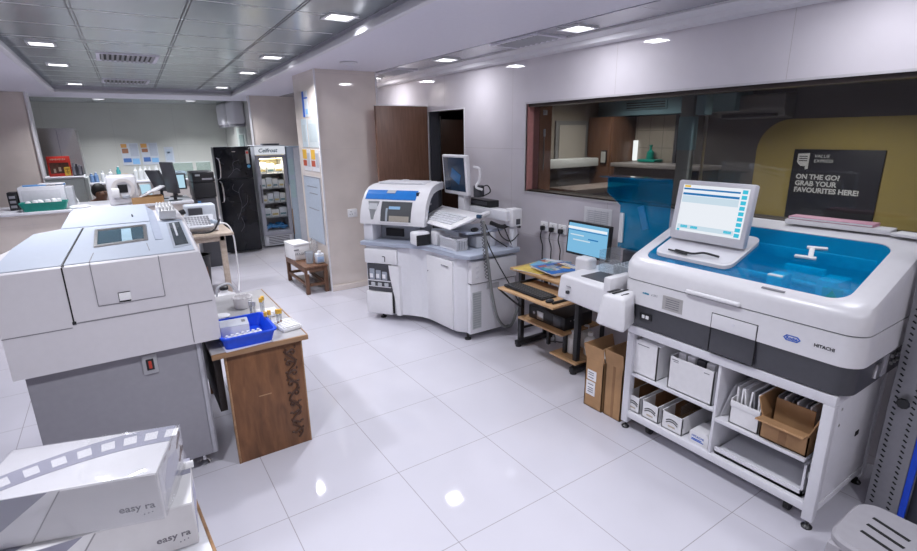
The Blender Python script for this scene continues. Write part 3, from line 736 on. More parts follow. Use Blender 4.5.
for z in (.60, .52): b.cyl((x0+.10, y0+.001, z), (x0+.10, y0+.005, z), .006, n=10)
b.out('screw', STEEL, t)

# upper left shelf: two white binder boxes
def magbox(x, yl, yr, z, h, d, label, group=None, lean=0):
    """white card box open at the top; front face looks to -x"""
    t = thing('file_box', label, 'box', (x+d/2, (yl+yr)/2, z), group=group)
    w = .006; b = P()
    b.box(x, x+w, yr, yl, z, z+h); b.box(x+d-w, x+d, yr, yl, z, z+h*.98); b.box(x, x+d, yr, yr+w, z, z+h); b.box(x, x+d, yl-w, yl, z, z+h); b.box(x, x+d, yr, yl, z, z+w)
    b.out('shell', WCARD, t); return t
t = magbox(2.425, 1.765, 1.60, .385, .215, .34, 'tall white box with a tilted lid at the left end of the stand\'s upper shelf')
P().obox((2.58, 1.655, .618), (.32, .15, .006), (0, -4, 0)).out('lid_flap', WCARD, t)
P().box(2.44, 2.75, 1.62, 1.745, .40, .585).out('packed_papers', PAPER, t)
P().box(2.4235, 2.426, 1.66, 1.74, .575, .579).out('print_line', GREYINK, t)
t = magbox(2.425, 1.525, 1.262, .385, .195, .34, 'wide white box holding upright binders on the stand\'s upper shelf')
for k in range(4): P().box(2.46, 2.72, 1.285+k*.055, 1.33+k*.055, .40, .60, .003).out('binder', (WCARD, DARK, WCARD, WCARD)[k], t)
P().box(2.4235, 2.426, 1.29, 1.32, .555, .559).out('print_line', GREYINK, t)
P().box(2.4235, 2.426, 1.47, 1.51, .563, .567).out('print_line', GREYINK, t)
P().box(2.4235, 2.426, 1.47, 1.50, .553, .556).out('print_line', GREYINK, t)
# lower left: three open boxes, brown inside
def openbox(yl, yr, label):
    x, z, h, d = 2.425, .126, .105, .36
    t = thing('open_carton', label, 'box', (x+d/2, (yl+yr)/2, z)); w = .005
    b = P(); b.box(x, x+w, yr, yl, z, z+h); b.box(x, x+d, yr, yr+w, z, z+h*1.05); b.box(x, x+d, yl-w, yl, z, z+h*1.05); b.box(x+d-w, x+d, yr, yl, z, z+h*1.25); b.box(x, x+d, yr, yl, z, z+w)
    b.out('shell', WCARD, t)
    b = P(); b.box(x+d-w-.003, x+d-w, yr+w, yl-w, z+w, z+h*1.24); b.box(x+w, x+d-w, yr+w, yl-w, z+w, z+w+.003); b.box(x+.12, x+d-w, yr+w, yr+w+.002, z+w, z+h*1.04); b.box(x+.12, x+d-w, yl-w-.002, yl-w, z+w, z+h*1.04)
    b.out('brown_lining', CARDD, t)
    c = (yl+yr)/2
    for dz in (0, .014):
        P().tube([(x-.001, c+.036, z+.058-dz), (x-.001, c+.02, z+.068-dz), (x-.001, c, z+.072-dz), (x-.001, c-.02, z+.068-dz), (x-.001, c-.036, z+.058-dz)], .0028, 6, 4).out('printed_arc', INK, t)
    P().box(x-.0015, x, c-.022, c+.022, z+.022, z+.032, .001).out('finger_slot', mat('tan print', (.5, .42, .33), .6), t)
    return t
openbox(1.790, 1.690, 'white open-topped carton nearest the stand\'s left leg on its bottom shelf')
openbox(1.672, 1.560, 'middle of three white open-topped cartons on the stand\'s bottom shelf')
t = openbox(1.535, 1.405, 'right one of three white open-topped cartons on the bottom shelf, with a clear divider')
P().box(2.50, 2.72, 1.465, 1.468, .135, .26).out('clear_divider', clear('clear acrylic', (.9, .93, .95)), t)
t = thing('small_carton', 'small white gabled box with blue lettering on the stand\'s bottom shelf', 'box', (2.47, 1.30, .126))
P().prism([(1.25, .126), (1.36, .126), (1.36, .19), (1.345, .207), (1.265, .207), (1.25, .19)], 'yz', 2.425, 2.54, .002).out('body', WCARD, t)
text('HITACHI', .018, (2.424, 1.345, .165), (0, -1, 0), (0, 0, 1), BLUEINK, parent=t)
b = P(); b.box(2.4235, 2.4255, 1.275, 1.345, .145, .149); b.box(2.4235, 2.4255, 1.285, 1.345, .153, .157)
b.out('print_line', BLUEINK, t)
# right half: loose sheets, white box with papers, brown carton
t = thing('paper_sheets', 'loose bent papers leaning beside the divider on the right shelf', 'papers', (2.5, 1.19, .341))
for k in range(5):
    P().loft([[(2.44+.05*k*.3, 1.218-.006*k, .342), (2.442+.05*k*.3, 1.217-.006*k, .342), (2.72, 1.216-.006*k, .342), (2.718, 1.217-.006*k, .342)],
              [(2.46+.02*k, 1.20-.012*k, .44), (2.462+.02*k, 1.199-.012*k, .44), (2.72, 1.198-.012*k, .44), (2.718, 1.199-.012*k, .44)],
              [(2.48+.01*k, 1.185-.022*k, .52-.006*k), (2.482+.01*k, 1.184-.022*k, .52-.006*k), (2.72, 1.182-.022*k, .53), (2.718, 1.184-.022*k, .53)]]).out('sheet', PAPER, t)
t = thing('file_box', 'white box packed with papers on the stand\'s right shelf', 'box', (2.6, 1.09, .341))
b = P(); w = .005; xa, xb, ya, yb, z, h = 2.43, 2.82, 1.02, 1.165, .341, .125
b.box(xa, xa+w, ya, yb, z, z+h); b.box(xa, xb, ya, ya+w, z, z+h*1.1); b.box(xa, xb, yb-w, yb, z, z+h*1.1); b.box(xb-w, xb, ya, yb, z, z+h*1.1); b.box(xa, xb, ya, yb, z, z+w)
b.out('shell', WCARD, t)
P().box(xa-.003, xa+.001, ya, yb, z+h-.03, z+h, .001).out('front_lip', WCARD, t)
for k in range(6): P().obox((2.62, 1.04+.021*k, .455), (.34, .008, .17), (random.uniform(-9, 9), 0, 0)).out('document', (PAPER, GREYINK, PAPER, WCARD, PAPER, WCARD)[k], t)
t = thing('open_carton', 'brown cardboard carton with open flaps full of files on the stand\'s right shelf', 'box', (2.6, .92, .341))
xa, xb, ya, yb, z, h = 2.425, 2.80, .80, 1.01, .341, .115; w = .006
b = P(); b.box(xa, xa+w, ya, yb, z, z+h); b.box(xa, xb, ya, ya+w, z, z+h); b.box(xa, xb, yb-w, yb, z, z+h); b.box(xb-w, xb, ya, yb, z, z+h); b.box(xa, xb, ya, yb, z, z+w)
b.out('shell', CARD, t)
P().hexa([(xa, ya, z+h), (xa+w, ya, z+h), (xa+w, yb, z+h), (xa, yb, z+h), (xa-.07, ya, z+h+.005), (xa-.066, ya, z+h+.011), (xa-.066, yb, z+h+.011), (xa-.07, yb, z+h+.005)]).out('front_flap', CARD, t)
P().hexa([(xa, ya, z+h), (xb, ya, z+h), (xb, ya+w, z+h), (xa, ya+w, z+h), (xa, ya-.03, z+h+.09), (xb, ya-.03, z+h+.09), (xb, ya-.024, z+h+.09), (xa, ya-.024, z+h+.09)]).out('side_flap', CARD, t)
P().hexa([(xa, yb-w, z+h), (xb, yb-w, z+h), (xb, yb, z+h), (xa, yb, z+h), (xa, yb+.02, z+h+.09), (xb, yb+.02, z+h+.09), (xb, yb+.026, z+h+.09), (xa, yb+.026, z+h+.09)]).out('side_flap', CARD, t)
P().box(xa+.08, xa+.086, ya+.02, yb-.02, z+.02, z+h+.08).out('inner_wall', CARD, t)
for k in range(6): P().obox((2.64, .835+.028*k, .455), (.26, .007, .19), (random.uniform(-6, 6), 0, 0)).out('document', (WCARD, GREYINK, PAPER, DARK, WCARD, GREYINK)[k], t)
P().box(xa-.001, xa+.001, .89, .925, z+.01, z+.075).out('tape', CARDD, t)
P().box(xa-.004, xa+.002, ya, yb, z+h-.012, z+h+.003, .002).out('fold', CARD, t)
t = thing('bag', 'small grey packet hanging at the stand\'s right rear shelf edge', 'packet', (2.47, .775, .28))
P().obox((2.46, .768, .30), (.06, .03, .13), (0, 8, 0), .012).out('pouch', mat('grey packet', (.35, .36, .38), .4), t)
P().obox((2.428, .768, .31), (.004, .02, .06), (0, 8, 0)).out('label', DARK, t)

# brown cartons on the floor left of the stand
def floorcarton(xa, xb, ya, yb, h, label, rz=0, tape=True):
    t = thing('tall_carton', label, 'box', ((xa+xb)/2, (ya+yb)/2, 0), rz, world=False)
    a, c = (xb-xa)/2, (yb-ya)/2; w = .006
    b = P(); b.box(-a, -a+w, -c, c, 0, h); b.box(a-w, a, -c, c, 0, h); b.box(-a, a, -c, -c+w, 0, h); b.box(-a, a, c-w, c, 0, h); b.box(-a, a, -c, c, 0, w)
    b.out('shell', CARD, t)
    P().hexa([(-a, -c, h), (-a+w, -c, h), (-a+w, c, h), (-a, c, h), (-a-.012, -c, h+.10), (-a-.006, -c, h+.10), (-a-.006, c, h+.10), (-a-.012, c, h+.10)]).out('flap', CARD, t)
    P().hexa([(-a, c-w, h), (a, c-w, h), (a, c, h), (-a, c, h), (-a, c+.02, h+.09), (a, c+.02, h+.09), (a, c+.026, h+.09), (-a, c+.026, h+.09)]).out('flap', CARD, t)
    return t, a, c
t, a, c = floorcarton(2.42, 2.70, 1.975, 2.125, .35, 'brown carton with white shipping labels on the floor, left of two')
P().box(-a-.002, -a, -.02, .055, .20, .27).out('shipping_label', PAPER, t)
P().box(-a-.002, -a, -.015, .06, .09, .19).out('shipping_label', PAPER, t)
b = P()
for z in (.215, .235, .25, .11, .125, .14, .165): b.box(-a-.003, -a-.0015, .0, .045, z, z+.006)
b.out('label_print', GREYINK, t)
P().obox((0, 0, .345), (.22, .10, .05), (8, 6, 0), .01).out('bubble_wrap', mat('cloudy wrap', (.6, .6, .58), .3), t)
t, a, c = floorcarton(2.43, 2.72, 1.83, 1.965, .36, 'plain brown carton on the floor between the labelled carton and the stand')
P().box(-a-.001, -a, -.01, .01, .0, .36).out('tape', CARDD, t)
# ------------------------------------------------------------------ floor-standing white analyser before the column
U = Vector((.57, -.82, 0)).normalized(); V = Vector((.82, .57, 0)).normalized(); P1 = Vector((1.918, 4.568, 0))
def F(uu, vv, z): q = P1+U*uu+V*vv; return (q.x, q.y, z)
def fbox(b, u0, u1, v0, v1, z0, z1, bev=0, seg=2):
    return b.hexa([F(u0,v0,z0), F(u1,v0,z0), F(u1,v1,z0), F(u0,v1,z0), F(u0,v0,z1), F(u1,v0,z1), F(u1,v1,z1), F(u0,v1,z1)], bev, seg)
t = thing('analyzer', 'large floor-standing white analyser with a blue stripe and a keyboard tray, by the column', 'analyzer', (2.5, 4.2, 0))
def arc(c, r, a0, a1, n=6): return [(c[0]+r*math.cos(R(a0+(a1-a0)*k/n)), c[1]+r*math.sin(R(a0+(a1-a0)*k/n))) for k in range(n+1)]
body = [(1.93, 4.575), (2.145, 4.27), (2.22, 4.20), (2.285, 4.10), (2.318, 3.95), (2.340, 3.585), (2.40, 3.50), (2.915, 3.50), (2.94, 4.6), (2.50, 5.02)]
P().prism(body, 'xy', .07, .758, .006).out('cabinet', WHITE, t)
top_ = [(1.885, 4.60), (2.13, 4.245), (2.20, 4.17), (2.262, 4.08), (2.295, 3.94), (2.315, 3.57), (2.38, 3.42), (2.93, 3.42), (2.965, 3.46), (2.975, 4.6), (2.52, 5.06)]
P().prism(top_, 'xy', .758, .798, .008).out('worktop', PALEBLUE, t)
# left cabinet: drawer front, open bottle bay, lower door, curved door
fbox(P(), -.002, .355, -.012, .02, .585, .728, .008).out('drawer_front', WHITE2, t)
P().tube([F(.20, -.014, .66), F(.225, -.014, .655), F(.225, -.014, .61)], .004, 6).out('drawer_gap', GAP, t)
fbox(P(), .02, .285, -.004, .012, .305, .578).out('bottle_bay', DARK, t)
fbox(P(), .02, .275, -.012, .0, .405, .415, .002).out('bay_shelf', WHITE, t)
fbox(P(), .02, .275, -.012, .0, .345, .352, .002).out('bay_shelf', WHITE, t)
for k in range(3):
    o = fbox(P(), .045+.07*k, .10+.07*k, -.016, .0, .42, .53-.012*k, .008).out('reagent_bottle', mat('grey bottle', (.33, .36, .42), .35), t)
    fbox(P(), .05+.07*k, .085+.07*k, -.018, -.01, .44, .48).out('bottle_label', PAPER, o)
for k in range(3): fbox(P(), .055+.075*k, .10+.075*k, -.014, .0, .355, .39, .006).out('small_bottle', mat('pale grey bottle', (.5, .52, .55), .35), t)
fbox(P(), -.004, .285, -.016, .02, .065, .295, .010).out('lower_door', WHITE2, t)
b = P(); rings = []
for z, ua in ((.07, .335), (.20, .325), (.33, .30), (.45, .275), (.575, .262)):
    rings.append([F(ua, -.014, z), F(.372, -.014, z), F(.385, .02, z), F(ua, .02, z)])
b.loft(rings); b.out('curved_door', WHITE2, t)
fbox(P(), .285, .30, -.006, .01, .08, .30).out('dark_gap', GAP, t)
P().box(2.33, 2.338, 3.68, 4.02, .075, .715, .002).hexa([(2.318-.02, 4.02, .075), (2.335-.012, 3.62, .075), (2.345, 3.62, .075), (2.33, 4.02, .075), (2.318-.02, 4.02, .718), (2.335-.012, 3.62, .718), (2.345, 3.62, .718), (2.33, 4.02, .718)], .006).out('main_door', WHITE2, t)
text('SIEMENS', .020, (2.3155, 3.79, .25), (.05, -1, 0), (0, 0, 1), mat('teal mark', (.0, .30, .38), .5), parent=t, align='CENTER', bold=.0008)
P().box(2.308, 2.314, 3.66, 3.78, .66, .664).out('printed_line', GREYINK, t)
P().cyl((2.296, 4.00, .56), (2.302, 4.00, .56), .006, n=10).out('door_lock', DARK, t)
P().box(2.405, 2.912, 3.455, 3.52, .065, .525, .004).out('side_module', WHITE, t)
P().box(2.41, 2.912, 3.44, 3.52, .535, .733, .004).out('upper_side_module', WHITE2, t)
P().box(2.415, 2.908, 3.462, 3.5, .524, .537).out('module_gap', GAP, t)
b = P()
for k in range(15): b.box(2.432, 2.515, 3.449, 3.457, .12+k*.022, .132+k*.022)
b.out('vent_grille', mat('grey grille', (.42, .45, .47), .5), t)
P().box(2.425, 2.522, 3.4515, 3.456, .11, .455).out('grille_plate', mat('pale grille plate', (.55, .57, .58), .5), t)
for k in range(3): P().box(2.455, 2.485, 3.435, 3.441, .58+k*.045, .60+k*.045, .002).out('side_switch', WHITE, t)
P().box(2.58, 2.72, 3.449, 3.456, .46, .505, .003).out('grip_plate', mat('grey grip', (.45, .45, .47), .4), t)
for x, y in ((2.42, 3.52), (2.05, 4.5), (2.9, 3.55), (2.6, 4.85)):
    P().lathe([(.03, 0), (.03, .012), (.012, .02), (.012, .075)], (x, y, 0), 14).out('foot', BLACK, t)
# analysis module with its curved hood
prof = [(.03, .965), (.03, 1.01), (.05, 1.095), (.09, 1.18), (.145, 1.25), (.22, 1.30), (.32, 1.322), (.60, 1.335)]
def pp(s):
    k = min(int(s), len(prof)-2); q = s-k; return (prof[k][0]+(prof[k+1][0]-prof[k][0])*q, prof[k][1]+(prof[k+1][1]-prof[k][1])*q)
def hoodpatch(b, u0, u1, s0, s1, off, th=.006, n=10):
    rings = []
    for k in range(n+1):
        s = s0+(s1-s0)*k/n; v0, z0 = pp(s); va, za = pp(max(s-.02, 0)); vb, zb = pp(min(s+.02, 6.999))
        d = Vector((vb-va, zb-za)).normalized(); nn = Vector((-d.y, d.x))
        o = nn*off; i = nn*(off-th)
        rings.append([F(u0, v0+o.x, z0+o.y), F(u1, v0+o.x, z0+o.y), F(u1, v0+i.x, z0+i.y), F(u0, v0+i.x, z0+i.y)])
    return b.loft(rings)
poly = prof+[(.60, .965)]
A = [F(-.05, v, z) for v, z in poly]; B = [F(.53, v, z) for v, z in poly]
P().loft([A, B]).out('hood', WHITE2, t)
inner = [(v+.05 if v < .3 else v, z-.05) for v, z in prof[1:]]
b = P(); frame_o = prof+[(.60, 1.30)]; n = len(prof)
ri = []
for k in range(29):
    s = k/28*6.6; v0, z0 = pp(s); va, za = pp(max(s-.05, 0)); vb, zb = pp(min(s+.05, 6.999)); d = Vector((vb-va, zb-za)).normalized(); nn = Vector((-d.y, d.x))
    o = nn*.012; i = -nn*.055
    ri.append([F(.53, v0+o.x, z0+o.y), F(.65, v0+o.x, z0+o.y), F(.65, v0+i.x, z0+i.y), F(.53, v0+i.x, z0+i.y)])
b.loft(ri); b.out('hood_rim', WHITE2, t)
fbox(P(), .525, .55, .12, .58, .97, 1.27).out('side_opening', mat('dark navy inside', (.02, .03, .05), .4), t)
fbox(P(), .549, .554, .30, .33, 1.05, 1.075, .003).out('status_light', mat('blue light cap', (.02, .3, .7), .3), t)
fbox(P(), .549, .554, .18, .40, 1.12, 1.14, .003).out('side_latch', GREYP, t)
hoodpatch(P(), -.02, .53, 3.25, 4.5, .006).out('blue_stripe', BLUE, t)
hoodpatch(P(), .20, .29, 4.0, 4.45, .010, .006, 4).out('stripe_handle', mat('grey handle', (.45, .46, .48), .4), t)
hoodpatch(P(), .175, .50, .75, 3.0, .004).out('main_window', mat('dark window', (.09, .095, .10), .06, spec=.8), t)
b = P(); rings = []
for k in range(9):
    s = 1.0+2.0*k/8; v0, z0 = pp(s); hw = .012+.05*(k/8)**1.2; uc = .085
    rings.append([F(uc-hw, v0-.004, z0+.002), F(uc+hw, v0-.004, z0+.002), F(uc+hw, v0+.004, z0), F(uc-hw, v0+.004, z0)])
b.loft(rings); b.out('side_window', mat('grey window', (.26, .27, .28), .15), t)
hoodpatch(P(), .04, .13, 2.1, 2.75, .008, .005, 4).out('side_drum', mat('pale drum', (.55, .56, .58), .3), t)
hoodpatch(P(), .155, .178, .6, 3.1, .012, .012).out('window_pillar', WHITE2, t)
hoodpatch(P(), .17, .48, .55, .75, .012, .012).out('window_sill', WHITE2, t)
hoodpatch(P(), .26, .38, 2.2, 2.5, .006, .003, 4).out('window_mechanism', mat('blue glow mechanism', (.28, .48, .68), .3), t)  # mechanism block with a blue glow put into its colour
hoodpatch(P(), .23, .25, .8, 2.3, .006, .003, 4).out('window_mechanism', mat('pale mechanism', (.35, .4, .45), .3), t)
hoodpatch(P(), .27, .48, .8, 1.5, .006, .003, 4).out('window_mechanism', mat('beige mechanism', (.35, .32, .27), .4), t)
fbox(P(), .0, .50, .32, .56, 1.32, 1.345, .012).out('roof_panel', WHITE, t)
fbox(P(), .2, .27, .4, .5, 1.344, 1.356, .006).out('roof_knob', WHITE, t)
fbox(P(), -.03, .07, .05, .5, .798, .968, .006).out('support_post', WHITE, t)
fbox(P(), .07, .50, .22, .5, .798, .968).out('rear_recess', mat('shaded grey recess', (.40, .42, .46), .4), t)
fbox(P(), .13, .33, .205, .222, .82, .90, .003).out('dark_slot', BLACK, t)
fbox(P(), .10, .40, .19, .22, .798, .79, .003).out('slot_lip', PALEBLUE, t)
# pod, basket shelf and keyboard arm on the worktop
P().box(2.20, 2.36, 4.03, 4.16, .798, .925, .025, 3).out('reader_pod', WHITE2, t)
P().box(2.205, 2.35, 4.023, 4.032, .80, .90, .004).out('pod_slot', BLACK, t)
P().box(2.36, 2.46, 3.93, 4.03, .798, .93, .01).out('pod_block', WHITE2, t)
P().hexa([(2.34, 3.66, .985), (2.68, 3.63, 1.07), (2.70, 4.36, 1.07), (2.36, 4.26, .985), (2.34, 3.66, 1.005), (2.68, 3.63, 1.105), (2.70, 4.36, 1.105), (2.36, 4.26, 1.005)], .009, 3).out('keyboard_tray', WHITE2, t)
kbo = P().hexa([(2.37, 3.70, 1.006), (2.58, 3.69, 1.064), (2.585, 4.24, 1.064), (2.375, 4.22, 1.006), (2.37, 3.70, 1.018), (2.58, 3.69, 1.079), (2.585, 4.24, 1.079), (2.375, 4.22, 1.018)], .004).out('keyboard', BRIGHTW, t)
b = P()
for rr in range(5):
    for c in range(14):
        x = 2.395+rr*.038; y = 3.715+c*.036; z = 1.0165+(x-2.37)*.29
        b.obox((x, y+.016, z+.0085), (.030, .030, .008), (0, -16, 0), .002, 1)
b.out('keys', mat('pale keys', (.66, .67, .71), .4), kbo)
P().box(2.5, 2.9, 3.62, 4.0, .93, .95, .008).out('mouse_shelf', PALEBLUE, t)
P().ball((2.60, 3.66, .965), .03, (1.4, 1, .7), 2).out('mouse', BLACK, t)
P().box(2.75, 2.81, 3.62, 3.68, .798, .93, .005).out('shelf_leg', WHITE, t)
P().box(2.60, 2.78, 3.63, 3.76, .798, .90, .01).out('tray_bracket', mat('pale bracket', (.6, .61, .64), .35), t)
# monitor on its post
P().box(2.74, 2.83, 4.03, 4.14, .798, 1.26, .012).out('monitor_post', WHITE2, t)
mon = P().obox((2.715, 4.115, 1.42), (.05, .41, .375), (0, -4, 0), .014, 3).out('monitor', WHITE2, t)
P().obox((2.690, 4.115, 1.425), (.008, .355, .315), (0, -4, 0), .002).out('screen', mat('dark blue screen', (.025, .045, .08), .12, spec=.7), mon)
P().obox((2.6865, 4.09, 1.41), (.004, .16, .10), (25, -4, 0), .002).out('screen_mark', mat('dim blue print', (.03, .13, .30), .2), mon)
P().obox((2.76, 4.1, 1.42), (.05, .25, .22), (0, -4, 0), .012).out('back_shell', WHITE2, mon)
P().tube([(2.76, 3.90, 1.50), (2.80, 3.86, 1.48), (2.80, 3.86, 1.38), (2.77, 3.87, 1.32), (2.82, 3.84, 1.29)], .012, 8).out('side_handle', WHITE2, mon)
P().box(2.77, 2.86, 3.86, 3.92, 1.22, 1.33, .01).out('cable_holder', DARK, t)
P().tube([(2.8, 3.88, 1.30), (2.86, 3.82, 1.33), (2.88, 3.80, 1.27), (2.82, 3.84, 1.23)], .006, 6).out('cable', BLACK, t)
# beam to the right end
P().box(2.81, 2.925, 3.47, 4.12, 1.04, 1.13, .01).out('beam', WHITE, t)
P().box(2.85, 2.965, 3.43, 3.54, .99, 1.15, .014).out('beam_end', WHITE2, t)
P().box(2.885, 2.935, 3.46, 3.52, .798, 1.0, .006).out('beam_post', WHITE, t)
P().box(2.89, 2.935, 3.425, 3.432, 1.01, 1.06, .002).out('end_switch', DARK, t)
b = P(); b.tube([(2.78, 3.66, 1.01), (2.83, 3.56, .98), (2.90, 3.52, 1.0), (2.95, 3.44, .99)], .02, 8); b.out('cable_bundle', BLACK, t)
for q in ([(2.80, 3.60, 1.0), (2.80, 3.52, .90), (2.86, 3.46, .86), (2.93, 3.44, .92)], [(2.86, 3.56, .97), (2.88, 3.5, .85), (2.90, 3.47, .80)], [(2.72, 3.66, 1.0), (2.74, 3.60, .90), (2.85, 3.5, .80)]):
    P().tube(q, .006, 6).out('cable', BLACK, t)
P().obox((2.66, 3.60, 1.10), (.17, .05, .045), (0, -6, 20), .02, 3).out('barcode_scanner', WHITE2, t)
P().obox((2.60, 3.58, 1.095), (.05, .05, .035), (0, 0, 20), .01).out('scanner_window', mat('dark blue cap', (.02, .06, .12), .3), t)
pts = []
for k in range(120):
    a = k*.9; zz = 1.09-k/119*.52; xx = 2.49+.06*(k/119)+0; pts.append((xx+.012*math.cos(a), 3.405+.012*math.sin(a), zz))
P().tube(pts, .0038, 5, 1).out('coiled_cord', mat('grey cord', (.12, .12, .13), .5), t)
P().tube([(2.505, 3.40, 1.09), (2.53, 3.40, .90), (2.575, 3.40, .58), (2.61, 3.40, .38), (2.66, 3.40, .20), (2.74, 3.40, .09), (2.84, 3.41, .08), (2.91, 3.43, .18), (2.98, 3.45, .28)], .014, 8).out('hose', mat('grey hose', (.22, .23, .23), .5), t)
P().tube([(2.60, 3.56, 1.06), (2.56, 3.40, .88), (2.66, 3.40, .70), (2.80, 3.40, .48), (2.92, 3.42, .30), (2.99, 3.46, .27)], .006, 6).out('cable', BLACK, t)
# wire-look basket and the black box on the worktop
t = thing('basket', 'white slatted plastic basket on the worktop of the floor-standing analyser', 'basket', (2.42, 3.77, .799))
b = P().box(2.375, 2.49, 3.62, 3.89, .800, .806); b.box(2.485, 2.49, 3.62, 3.89, .80, .90); b.box(2.37, 2.378, 3.615, 3.895, .892, .906, .002); b.box(2.37, 2.495, 3.615, 3.623, .892, .906, .002); b.box(2.37, 2.495, 3.887, 3.895, .892, .906, .002)
b.box(2.372, 2.377, 3.62, 3.89, .80, .815); b.out('rim', WHITE, t)
b = P()
for k in range(15): b.box(2.373, 2.378, 3.622+k*.0185, 3.630+k*.0185, .81, .895)
for k in range(7): b.box(2.38+k*.017, 2.388+k*.017, 3.618, 3.622, .81, .895)
b.out('slats', WHITE, t)
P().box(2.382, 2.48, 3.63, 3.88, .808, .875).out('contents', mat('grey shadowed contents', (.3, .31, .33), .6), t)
t = thing('battery_box', 'black box resting on the white beam behind the floor-standing analyser\'s monitor', 'box', (2.87, 3.93, 1.131))
P().box(2.83, 2.94, 3.74, 4.10, 1.1305, 1.195, .006).out('case', BLACK, t)
P().box(2.827, 2.831, 3.78, 4.06, 1.15, 1.18).out('front_strip', DARK, t)

# ------------------------------------------------------------------ computer desk
t = thing('computer_desk', 'small beech computer desk on a black metal frame', 'desk', (2.95, 2.8, 0))
bl = mat('black steel tube', (.018, .018, .02), .4)
for yy in (3.135, 2.485):
    P().box(2.665, 3.10, yy-.022, yy+.022, .012, .055, .004).out('foot_rail', bl, t)
    for x in (2.69, 3.06): P().cyl((x, yy, 0), (x, yy, .014), .026, n=14).out('foot', RUBBER, t)
    P().box(2.695, 2.735, yy-.02, yy+.02, .05, .67, .003).out('leg', bl, t)
    P().box(2.98, 3.01, yy-.012, yy+.012, .05, .67, .003).out('leg', bl, t)
P().box(2.665, 3.17, 2.42, 3.235, .675, .697, .004).out('desktop', BEECH, t)
P().box(2.41, 2.80, 2.45, 3.075, .587, .604, .003).out('keyboard_tray', BEECH, t)
for yy in (3.05, 2.5): P().box(2.46, 2.98, yy-.008, yy+.008, .604, .622, .002).out('tray_slide', bl, t)
P().box(2.665, 3.10, 2.60, 3.12, .268, .285, .003).out('shelf', BEECH, t)
P().box(2.66, 3.05, 2.44, 2.72, .088, .105, .003).out('low_shelf', BEECH, t)
for (x, y) in ((2.85, 2.93), (2.75, 2.64)): P().box(x-.014, x+.014, y-.014, y+.014, .05, .27, .002).out('shelf_post', bl, t)
P().box(2.74, 2.98, 3.13, 3.15, .15, .17, .002).out('cross_bar', bl, t)
P().tube([(2.42, 3.08, .59), (2.55, 3.10, .48), (2.70, 3.12, .36)], .008, 6).out('tray_strut', bl, t)
t = thing('keyboard', 'black computer keyboard on the pull-out tray of the beech desk', 'keyboard', (2.54, 2.83, .605))
P().box(2.45, 2.60, 2.60, 3.045, .6055, .620, .005).out('case', BLACK, t)
b = P()
for rr in range(5):
    for c in range(16): b.box(2.462+rr*.026, 2.484+rr*.026, 2.612+c*.0265, 2.634+c*.0265, .620, .627, .0015, 1)
b.out('keys', mat('black keys', (.03, .03, .033), .4), t)
t = thing('computer_mouse', 'black mouse beside the keyboard on the desk tray', 'mouse', (2.48, 2.545, .605))
P().ball((2.475, 2.545, .617), .03, (1.25, .8, .5), 3).out('shell', BLACK, t)
P().box(2.455, 2.475, 2.543, 2.547, .629, .632).out('wheel', GREYP, t)
t = thing('battery_backup', 'black power supply box with silver panels on the desk\'s middle shelf', 'power supply', (2.85, 2.88, .286))
P().box(2.735, 3.05, 2.64, 3.06, .286, .398, .006).out('case', BLACK, t)
P().box(2.731, 2.736, 2.88, 2.955, .30, .37, .002).out('silver_panel', STEEL, t)
P().box(2.731, 2.736, 2.68, 2.765, .30, .38, .002).out('badge_panel', DARK, t)
b = P().cyl((2.729, 2.99, .345), (2.737, 2.99, .345), .012, n=14); b.out('power_button', GREYP, t)
for k in range(3): P().cyl((2.80+.04*k, 2.6385, .36), (2.80+.04*k, 2.6415, .36), .007, n=10).out('outlet', GREYP, t)
# books and magazines on the desktop
MAGS = ((2.86, 3.06, .40, .28, 12, .008, 'yellow and grey magazine under the others on the beech desk', (.62, .46, .10), (.30, .32, .36)),
        (2.90, 2.89, .34, .32, -6, .012, 'white-edged magazine beneath the colourful cover on the beech desk', (.75, .75, .74), (.5, .5, .5)),
        (2.98, 3.07, .28, .26, 20, .008, 'pale blue magazine at the back of the beech desk', (.20, .50, .72), (.60, .68, .75)),
        (2.87, 2.87, .32, .29, -10, .010, 'magazine with a blue and brown cover topping the pile on the beech desk', (.03, .16, .50), (.28, .10, .07)))
zz = .698
for k, (cx, cy, sx, sy, rz, h, l, c1, c2) in enumerate(MAGS):
    z = (.698, .7152, .7066, .7278)[k]
    t = thing('magazine', l, 'magazine', (cx, cy, z), rz, world=False)
    P().box(-sx/2, sx/2, -sy/2, sy/2, 0, h-.002, .001).out('pages', PAPER, t)
    P().box(-sx/2-.001, sx/2+.001, -sy/2-.001, sy/2+.001, h-.002, h, .0005).out('cover', mat('cover %d' % k, c1, .3, var=.25, scale=9), t)
    PC = ((.30, .32, .36), (.45, .12, .06), (.05, .30, .32), (.70, .66, .60), (.60, .38, .10), (.10, .08, .08), c2)
    for j in range(9): P().obox((random.uniform(-.3, .3)*sx, random.uniform(-.33, .33)*sy, h+.0002+.0002*j), (random.uniform(.03, .12), random.uniform(.03, .10), .0008), (0, 0, random.uniform(-25, 25))).out('cover_picture', mat('cover picture %d' % (j % 7), PC[j % 7], .35, var=.5, scale=22), t)
    b = P()
    for j in range(3): b.obox((.40*sx-.02*j, 0, h+.0026), (.014, .7*sy, .0008), (0, 0, 0))
    b.out('cover_title', mat('title %d' % k, ((.8, .7, .2), (.1, .1, .1), (.9, .9, .9), (.85, .8, .7))[k], .4), t)
t = thing('computer_monitor', 'black flat monitor with a light blue screen at the back of the beech desk', 'monitor', (3.05, 2.72, .698))
P().lathe([(.09, .698), (.09, .704), (.03, .712), (.022, .72), (.022, .86)], (3.08, 2.72, 0), 24).out('stand', BLACK, t)
P().obox((3.05, 2.725, .965), (.035, .44, .275), (0, 4, 0), .006).out('bezel', BLACK, t)
